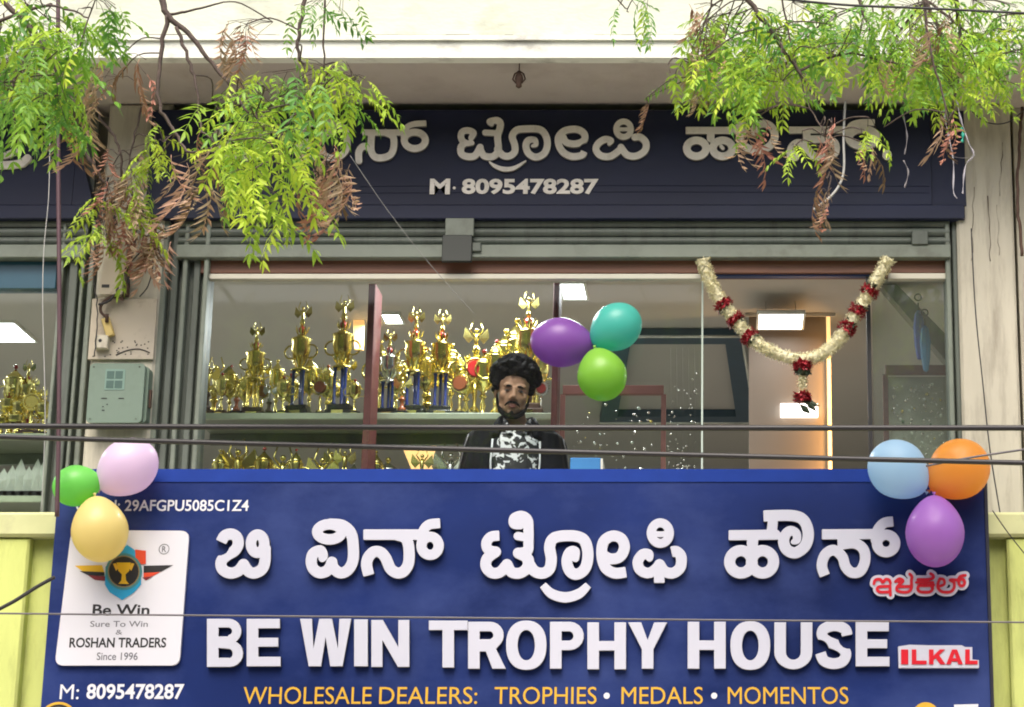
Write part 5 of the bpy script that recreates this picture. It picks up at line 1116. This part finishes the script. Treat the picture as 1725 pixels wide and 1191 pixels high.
# ================================================================ FOLIAGE
def leaflet(g, base, d, side, L, w, droop, fold):
    """serrated lance-shaped neem leaflet, folded along its midrib"""
    up = side.cross(d).normalized(); prof = [(0,.08),(.22,.75),(.45,1),(.7,.72),(1,0.02)]; o = len(g.v); vs = []
    for t, q in prof:
        p = base + d*(L*t) - Vector((0,0,1))*(droop*L*t*t) + side*(L*.10*math.sin(t*2.4)); vs += [p + side*w*q + up*fold*w*q, p, p - side*w*q + up*fold*w*q]
    fs = []
    for i in range(len(prof)-1): a = i*3; fs += [(a,a+1,a+4,a+3),(a+1,a+2,a+5,a+4)]
    g.add(vs, fs, True)
def spray(seed, L=.27, n=6, ll=.070, w=.0092, droop=.5, curl=0., dry=False):
    rnd = random.Random(seed); g = MB(); P = []
    for k in range(n+2):
        t = k/(n+1); P.append(Vector((L*t, .03*math.sin(t*3+seed), -droop*L*t*t)))
    g.tube(P, [.0016]*(len(P)-1)+[.0008], 4)
    for k in range(1, n+2):
        d = (P[k]-P[k-1]).normalized(); s_ = Vector((0,1,0))
        for sd in (-1,1):
            ang = R(rnd.uniform(42,62)) if not dry else R(rnd.uniform(10,50)); dd = (d*math.cos(ang) + s_*sd*math.sin(ang) + Vector((0,0,rnd.uniform(-.3,.25) if not dry else rnd.uniform(-1.3,-.4)))).normalized()
            sdv = dd.cross(Vector((rnd.uniform(-.5,.5), rnd.uniform(-.4,.4), 1))).normalized()
            l_ = ll*rnd.uniform(.75,1.1)*(1-.25*abs(k/(n+1)-.45)); leaflet(g, P[k], dd, sdv, l_, w*rnd.uniform(.8,1.15)*(.8 if dry else 1), rnd.uniform(.1,.45)+curl, rnd.uniform(.15,.5)+(.5 if dry else 0))
    d = (P[-1]-P[-2]).normalized(); leaflet(g, P[-1], d, Vector((0,1,0)), ll*.95, w, .2+curl, .3)
    return g
GREEN = []; YOUNG = []; DEEP = []; DRY = []; FINE = []
for k in range(6):
    GREEN.append(spray(k).mesh('leaf', leaf_g)); 
for k in range(4): YOUNG.append(spray(20+k, L=.24, n=6).mesh('leaf', leaf_y))
for k in range(3): DEEP.append(spray(30+k).mesh('leaf', leaf_d))
for k in range(4): DRY.append(spray(40+k, L=.17, n=5, ll=.045, w=.0075, droop=.6, curl=.5, dry=True).mesh('leaf', leaf_b)); DRY.append(spray(50+k, L=.17, n=5, ll=.045, w=.007, droop=.6, curl=.6, dry=True).mesh('leaf', leaf_p))
def branch_thing(label, limbs, blobs, seed, up=0):
    blobs = [(b[0], b[1]-up*(b[1] > 90))+tuple(b[2:]) for b in blobs]
    rnd = random.Random(seed); t = thing('tree_branch', label, 'tree branch', limbs[0][0][0] if isinstance(limbs[0][0][0], Vector) else W(*limbs[0][0][0]), 'neem branches hanging in front of the shop')
    nodes = []
    for pts, r0_, r1_ in limbs:
        P = [rel(W(*p), t) for p in pts]; P = [Vector(p) for p in catmull([tuple(p) for p in P], 6)]; P = [p+Vector((rnd.uniform(-.004,.004),)*3) for p in P]
        rr = [r0_+(r1_-r0_)*i/(len(P)-1) for i in range(len(P))]; g = MB(); g.tube(P, rr, 7); g.build('limb', bark, t); nodes += P
    tw = MB(); cnt = 0
    for (cx_, cy_, rx_, ry_, Y0, Y1, n, kinds, sc0, sc1) in blobs:
        sub = []
        nc = max(2, n//6)
        for q in range(nc):   # twig tips spread through the clump
            a = rnd.uniform(0,6.28); r = math.sqrt(rnd.random()); p = rel(W(cx_+rx_*r*math.cos(a), cy_+ry_*r*math.sin(a)-10, rnd.uniform(Y0,Y1)), t)
            nn = min(nodes, key=lambda v: (v-p).length + max(0, p.z-v.z)*.6); mid = (nn+p)/2 + Vector((rnd.uniform(-.03,.03),rnd.uniform(-.03,.03),.03)); tw.tube(catmull([tuple(nn),tuple(mid),tuple(p)], 4), [.0028]*8+[.0016], 4); sub.append(p)
        for q in range(n):
            if cnt >= 298: break
            a = rnd.uniform(0,6.28); r = math.sqrt(rnd.random()); p = rel(W(cx_+rx_*r*math.cos(a), cy_+ry_*r*math.sin(a), rnd.uniform(Y0,Y1)), t)
            nn = min(sub, key=lambda v: (v-p).length); 
            if (nn-p).length > .3: p = nn + (p-nn)*(.3/(nn-p).length)
            tw.tube([nn, (nn+p)/2+Vector((0,0,.012)), p], .0013, 3)
            me = rnd.choice({'g':GREEN,'y':YOUNG,'d':DEEP,'b':DRY}[rnd.choice(kinds)]); dry = me in DRY
            s_ = rnd.uniform(sc0, sc1); az = rnd.uniform(-math.pi, math.pi); el = rnd.uniform(R(-5),R(55)) if not dry else rnd.uniform(R(54),R(88))
            link('leaf', me, t, p, (rnd.uniform(-.5,.5), el, az), (s_,)*3); cnt += 1
    tw.build('twigs', bark, t, kind='stuff'); print(label, cnt); return t
Yn = 7.3
branch_thing('dense green neem branch with drooping leaves at the top left corner',
  [([(-120,-160,Yn),(-20,-30,Yn),(60,60,Yn),(120,170,Yn),(150,260,Yn)], .014, .004), ([(-60,60,Yn),(40,20,Yn),(90,10,Yn),(150,30,7.2)], .008, .003), ([(60,60,Yn),(20,150,7.2),(30,240,7.2)], .007, .003)],
  [(45,65,95,80,6.8,7.8,62,'gggdy',.5,.9),(30,155,80,65,6.8,7.7,44,'gddg',.5,.9),(95,145,50,70,6.9,7.7,26,'ggy',.45,.8),(85,215,32,30,7.0,7.5,9,'gd',.4,.65),(150,15,50,22,7.1,7.4,10,'gd',.55,.7),(125,205,40,35,7.2,7.6,9,'b',.5,.9)], 1, 24)
branch_thing('middle neem branch forking down in front of the upper sign, green and withered leaves mixed',
  [([(215,-200,7.3),(262,-40,7.3),(283,25,7.3),(330,70,7.3),(372,125,7.3),(420,190,7.25)], .016, .004), ([(283,25,7.3),(270,90,7.3),(266,170,7.3),(290,215,7.3),(322,258,7.25),(385,235,7.2)], .009, .0035), ([(298,45,7.3),(320,110,7.3),(333,160,7.3),(338,215,7.3),(362,240,7.2)], .007, .003),
   ([(283,25,7.3),(320,18,7.35),(375,4,7.4)], .006, .003), ([(530,-120,7.3),(512,10,7.3),(502,80,7.3),(515,125,7.3),(530,200,7.2)], .009, .004), ([(550,-100,7.4),(545,40,7.4),(548,130,7.4)], .005, .003), ([(430,190,7.25),(470,260,7.2),(520,300,7.2)], .005, .002)],
  [(415,185,58,65,6.9,7.6,30,'gygy',.45,.85),(500,145,70,60,6.9,7.6,30,'gygd',.45,.85),(585,140,42,40,7.0,7.5,24,'gy',.4,.75),(455,235,85,55,6.8,7.5,30,'gyy',.45,.8),(405,290,40,60,6.8,7.3,15,'y',.45,.8),(480,325,40,40,6.8,7.2,13,'y',.45,.8),
   (550,5,70,20,7.2,7.5,12,'d',.4,.6),(548,275,45,55,7.0,7.6,26,'b',.6,1.05),(420,50,42,42,7.2,7.5,12,'b',.5,.9),(330,275,45,60,7.0,7.5,15,'b',.5,1.0),(265,240,20,50,7.2,7.4,5,'y',.4,.55),(205,120,60,48,7.2,7.5,9,'b',.6,.85)], 2)
branch_thing('wide feathery neem branch filling the top right corner',
  [([(1190,-120,7.6),(1262,0,7.6),(1300,55,7.6),(1345,120,7.6),(1382,172,7.6)], .012, .005), ([(1400,-150,8.0),(1450,10,8.0),(1470,60,8.0),(1480,120,8.0)], .010, .004), ([(1600,-150,8.0),(1610,0,8.0),(1618,90,8.0),(1605,180,7.9)], .010, .004), ([(1345,120,7.6),(1430,90,7.8),(1540,110,7.9),(1680,80,8.0)], .006, .003)],
  [(1240,80,75,75,7.5,8.4,50,'ggyd',.5,.8),(1350,50,90,60,7.5,8.4,46,'gdy',.5,.8),(1250,165,75,38,7.4,8.0,44,'yg',.45,.7),(1400,112,80,40,7.6,8.3,30,'gdy',.5,.75),(1190,130,35,50,7.6,8.2,14,'yg',.45,.6),(1300,185,70,20,7.5,8.0,14,'yg',.4,.55)], 3, 52)
branch_thing('thin reddish dry neem twigs with withered leaves hanging among the top right leaves',
  [([(1550,-120,7.5),(1555,0,7.5),(1570,90,7.5),(1592,180,7.5),(1600,215,7.5)], .006, .003), ([(1220,-90,7.7),(1200,0,7.7),(1180,60,7.7),(1172,130,7.7)], .005, .002), ([(1310,-60,7.6),(1330,60,7.7),(1360,170,7.6),(1390,230,7.5),(1388,300,7.5)], .004, .002), ([(1010,-60,7.6),(1040,0,7.6),(1060,20,7.6)], .004,.002)],
  [(1545,60,70,60,7.4,7.8,12,'b',.55,.8),(1590,200,14,22,7.4,7.6,5,'b',.6,.9),(1190,50,30,60,7.6,7.8,12,'b',.6,.8),(1275,215,28,20,7.5,7.6,8,'b',.6,.8),(1390,215,14,24,7.4,7.5,5,'b',.6,.9),(1388,325,10,24,7.4,7.5,5,'b',.6,.8),(1480,240,22,20,7.5,7.6,4,'b',.5,.7),(1062,12,32,16,7.5,7.7,7,'dgy',.45,.6),(1140,120,20,16,7.6,7.7,4,'yg',.4,.5),(1340,240,18,20,7.4,7.5,5,'y',.4,.5),(1462,220,16,14,7.4,7.5,4,'y',.4,.5),(1090,175,3,6,7.6,7.7,2,'b',.4,.5),(1170,145,6,8,7.6,7.7,2,'b',.4,.5)], 4)
# creeper on the narrow pillar
branch_thing('withered creeper tangled round the top of the narrow pillar',
  [([(150,150,9.3),(170,200,9.3),(200,245,9.3),(205,300,9.35),(190,345,9.4),(185,400,9.4)], .007, .004), ([(130,230,9.3),(155,275,9.3),(175,310,9.35)], .012, .005), ([(240,180,9.3),(222,250,9.3),(210,310,9.35)], .005, .003), ([(205,300,9.35),(250,370,9.4),(275,440,9.45)], .005, .002)],
  [(205,330,45,45,9.2,9.5,34,'bbbby',.7,1.0),(165,395,16,30,9.3,9.5,10,'by',.6,.9),(255,400,30,30,9.3,9.5,22,'b',.7,1.0),(210,270,40,30,9.2,9.5,10,'b',.6,.9),(165,360,14,40,9.2,9.4,5,'y',.4,.6),(240,290,12,50,9.2,9.4,8,'y',.45,.6),(262,260,14,60,9.2,9.3,6,'y',.4,.55)], 5)
branch_thing('feathery green neem branch at the right edge above the wide cream pillar',
  [([(1520,-150,8.0),(1560,0,8.0),(1590,70,8.0),(1600,150,7.9)], .009, .004), ([(1560,0,8.0),(1640,60,8.0),(1700,90,8.1)], .006, .003), ([(1560,0,8.0),(1510,60,8.1),(1490,120,8.1)], .006, .003)],
  [(1500,50,70,65,7.6,8.4,42,'gdyg',.5,.75),(1590,60,80,65,7.6,8.4,54,'gydg',.5,.75),(1680,50,60,65,7.6,8.4,46,'gydg',.5,.75),(1600,165,65,50,7.6,8.1,42,'gy',.45,.65),(1520,150,60,35,7.8,8.3,26,'gy',.4,.6),(1690,155,45,50,7.9,8.3,26,'yg',.4,.6)], 6, 44)

# ================================================================ BUILDING ACROSS THE STREET (added out of view to dim sky reflections in glass and sign)
ob_ = thing('building', 'plain three storey building added across the street behind the camera', 'building', (0,-8,0))
fm = mat('opposite_plaster', (.34,.31,.26), .85, var=.15, vscale=.6); fg_ = mat('opposite_window', (.03,.04,.05), .1)
g = MB(); g.box(-22,22,-9,0,0,9.2); g.build('wall', fm, ob_)
g = MB(); g.box(-22.3,22.3,-9.2,.45,9.203,9.5); g.build('roof', mat('opposite_roof',(.3,.28,.25),.9), ob_)
wm_ = MB().box(-.7,.7,.0,.06,-.75,.75).mesh('window', fg_); lm_ = MB().box(-.85,.85,.0,.5,-.9,-.8).mesh('sill', fm)
for fl in range(3):
    for k in range(9):
        o = link('window', wm_, ob_, (-18+k*4.5,.003,2+fl*3)); link('sill', lm_, o, (0,0,0))
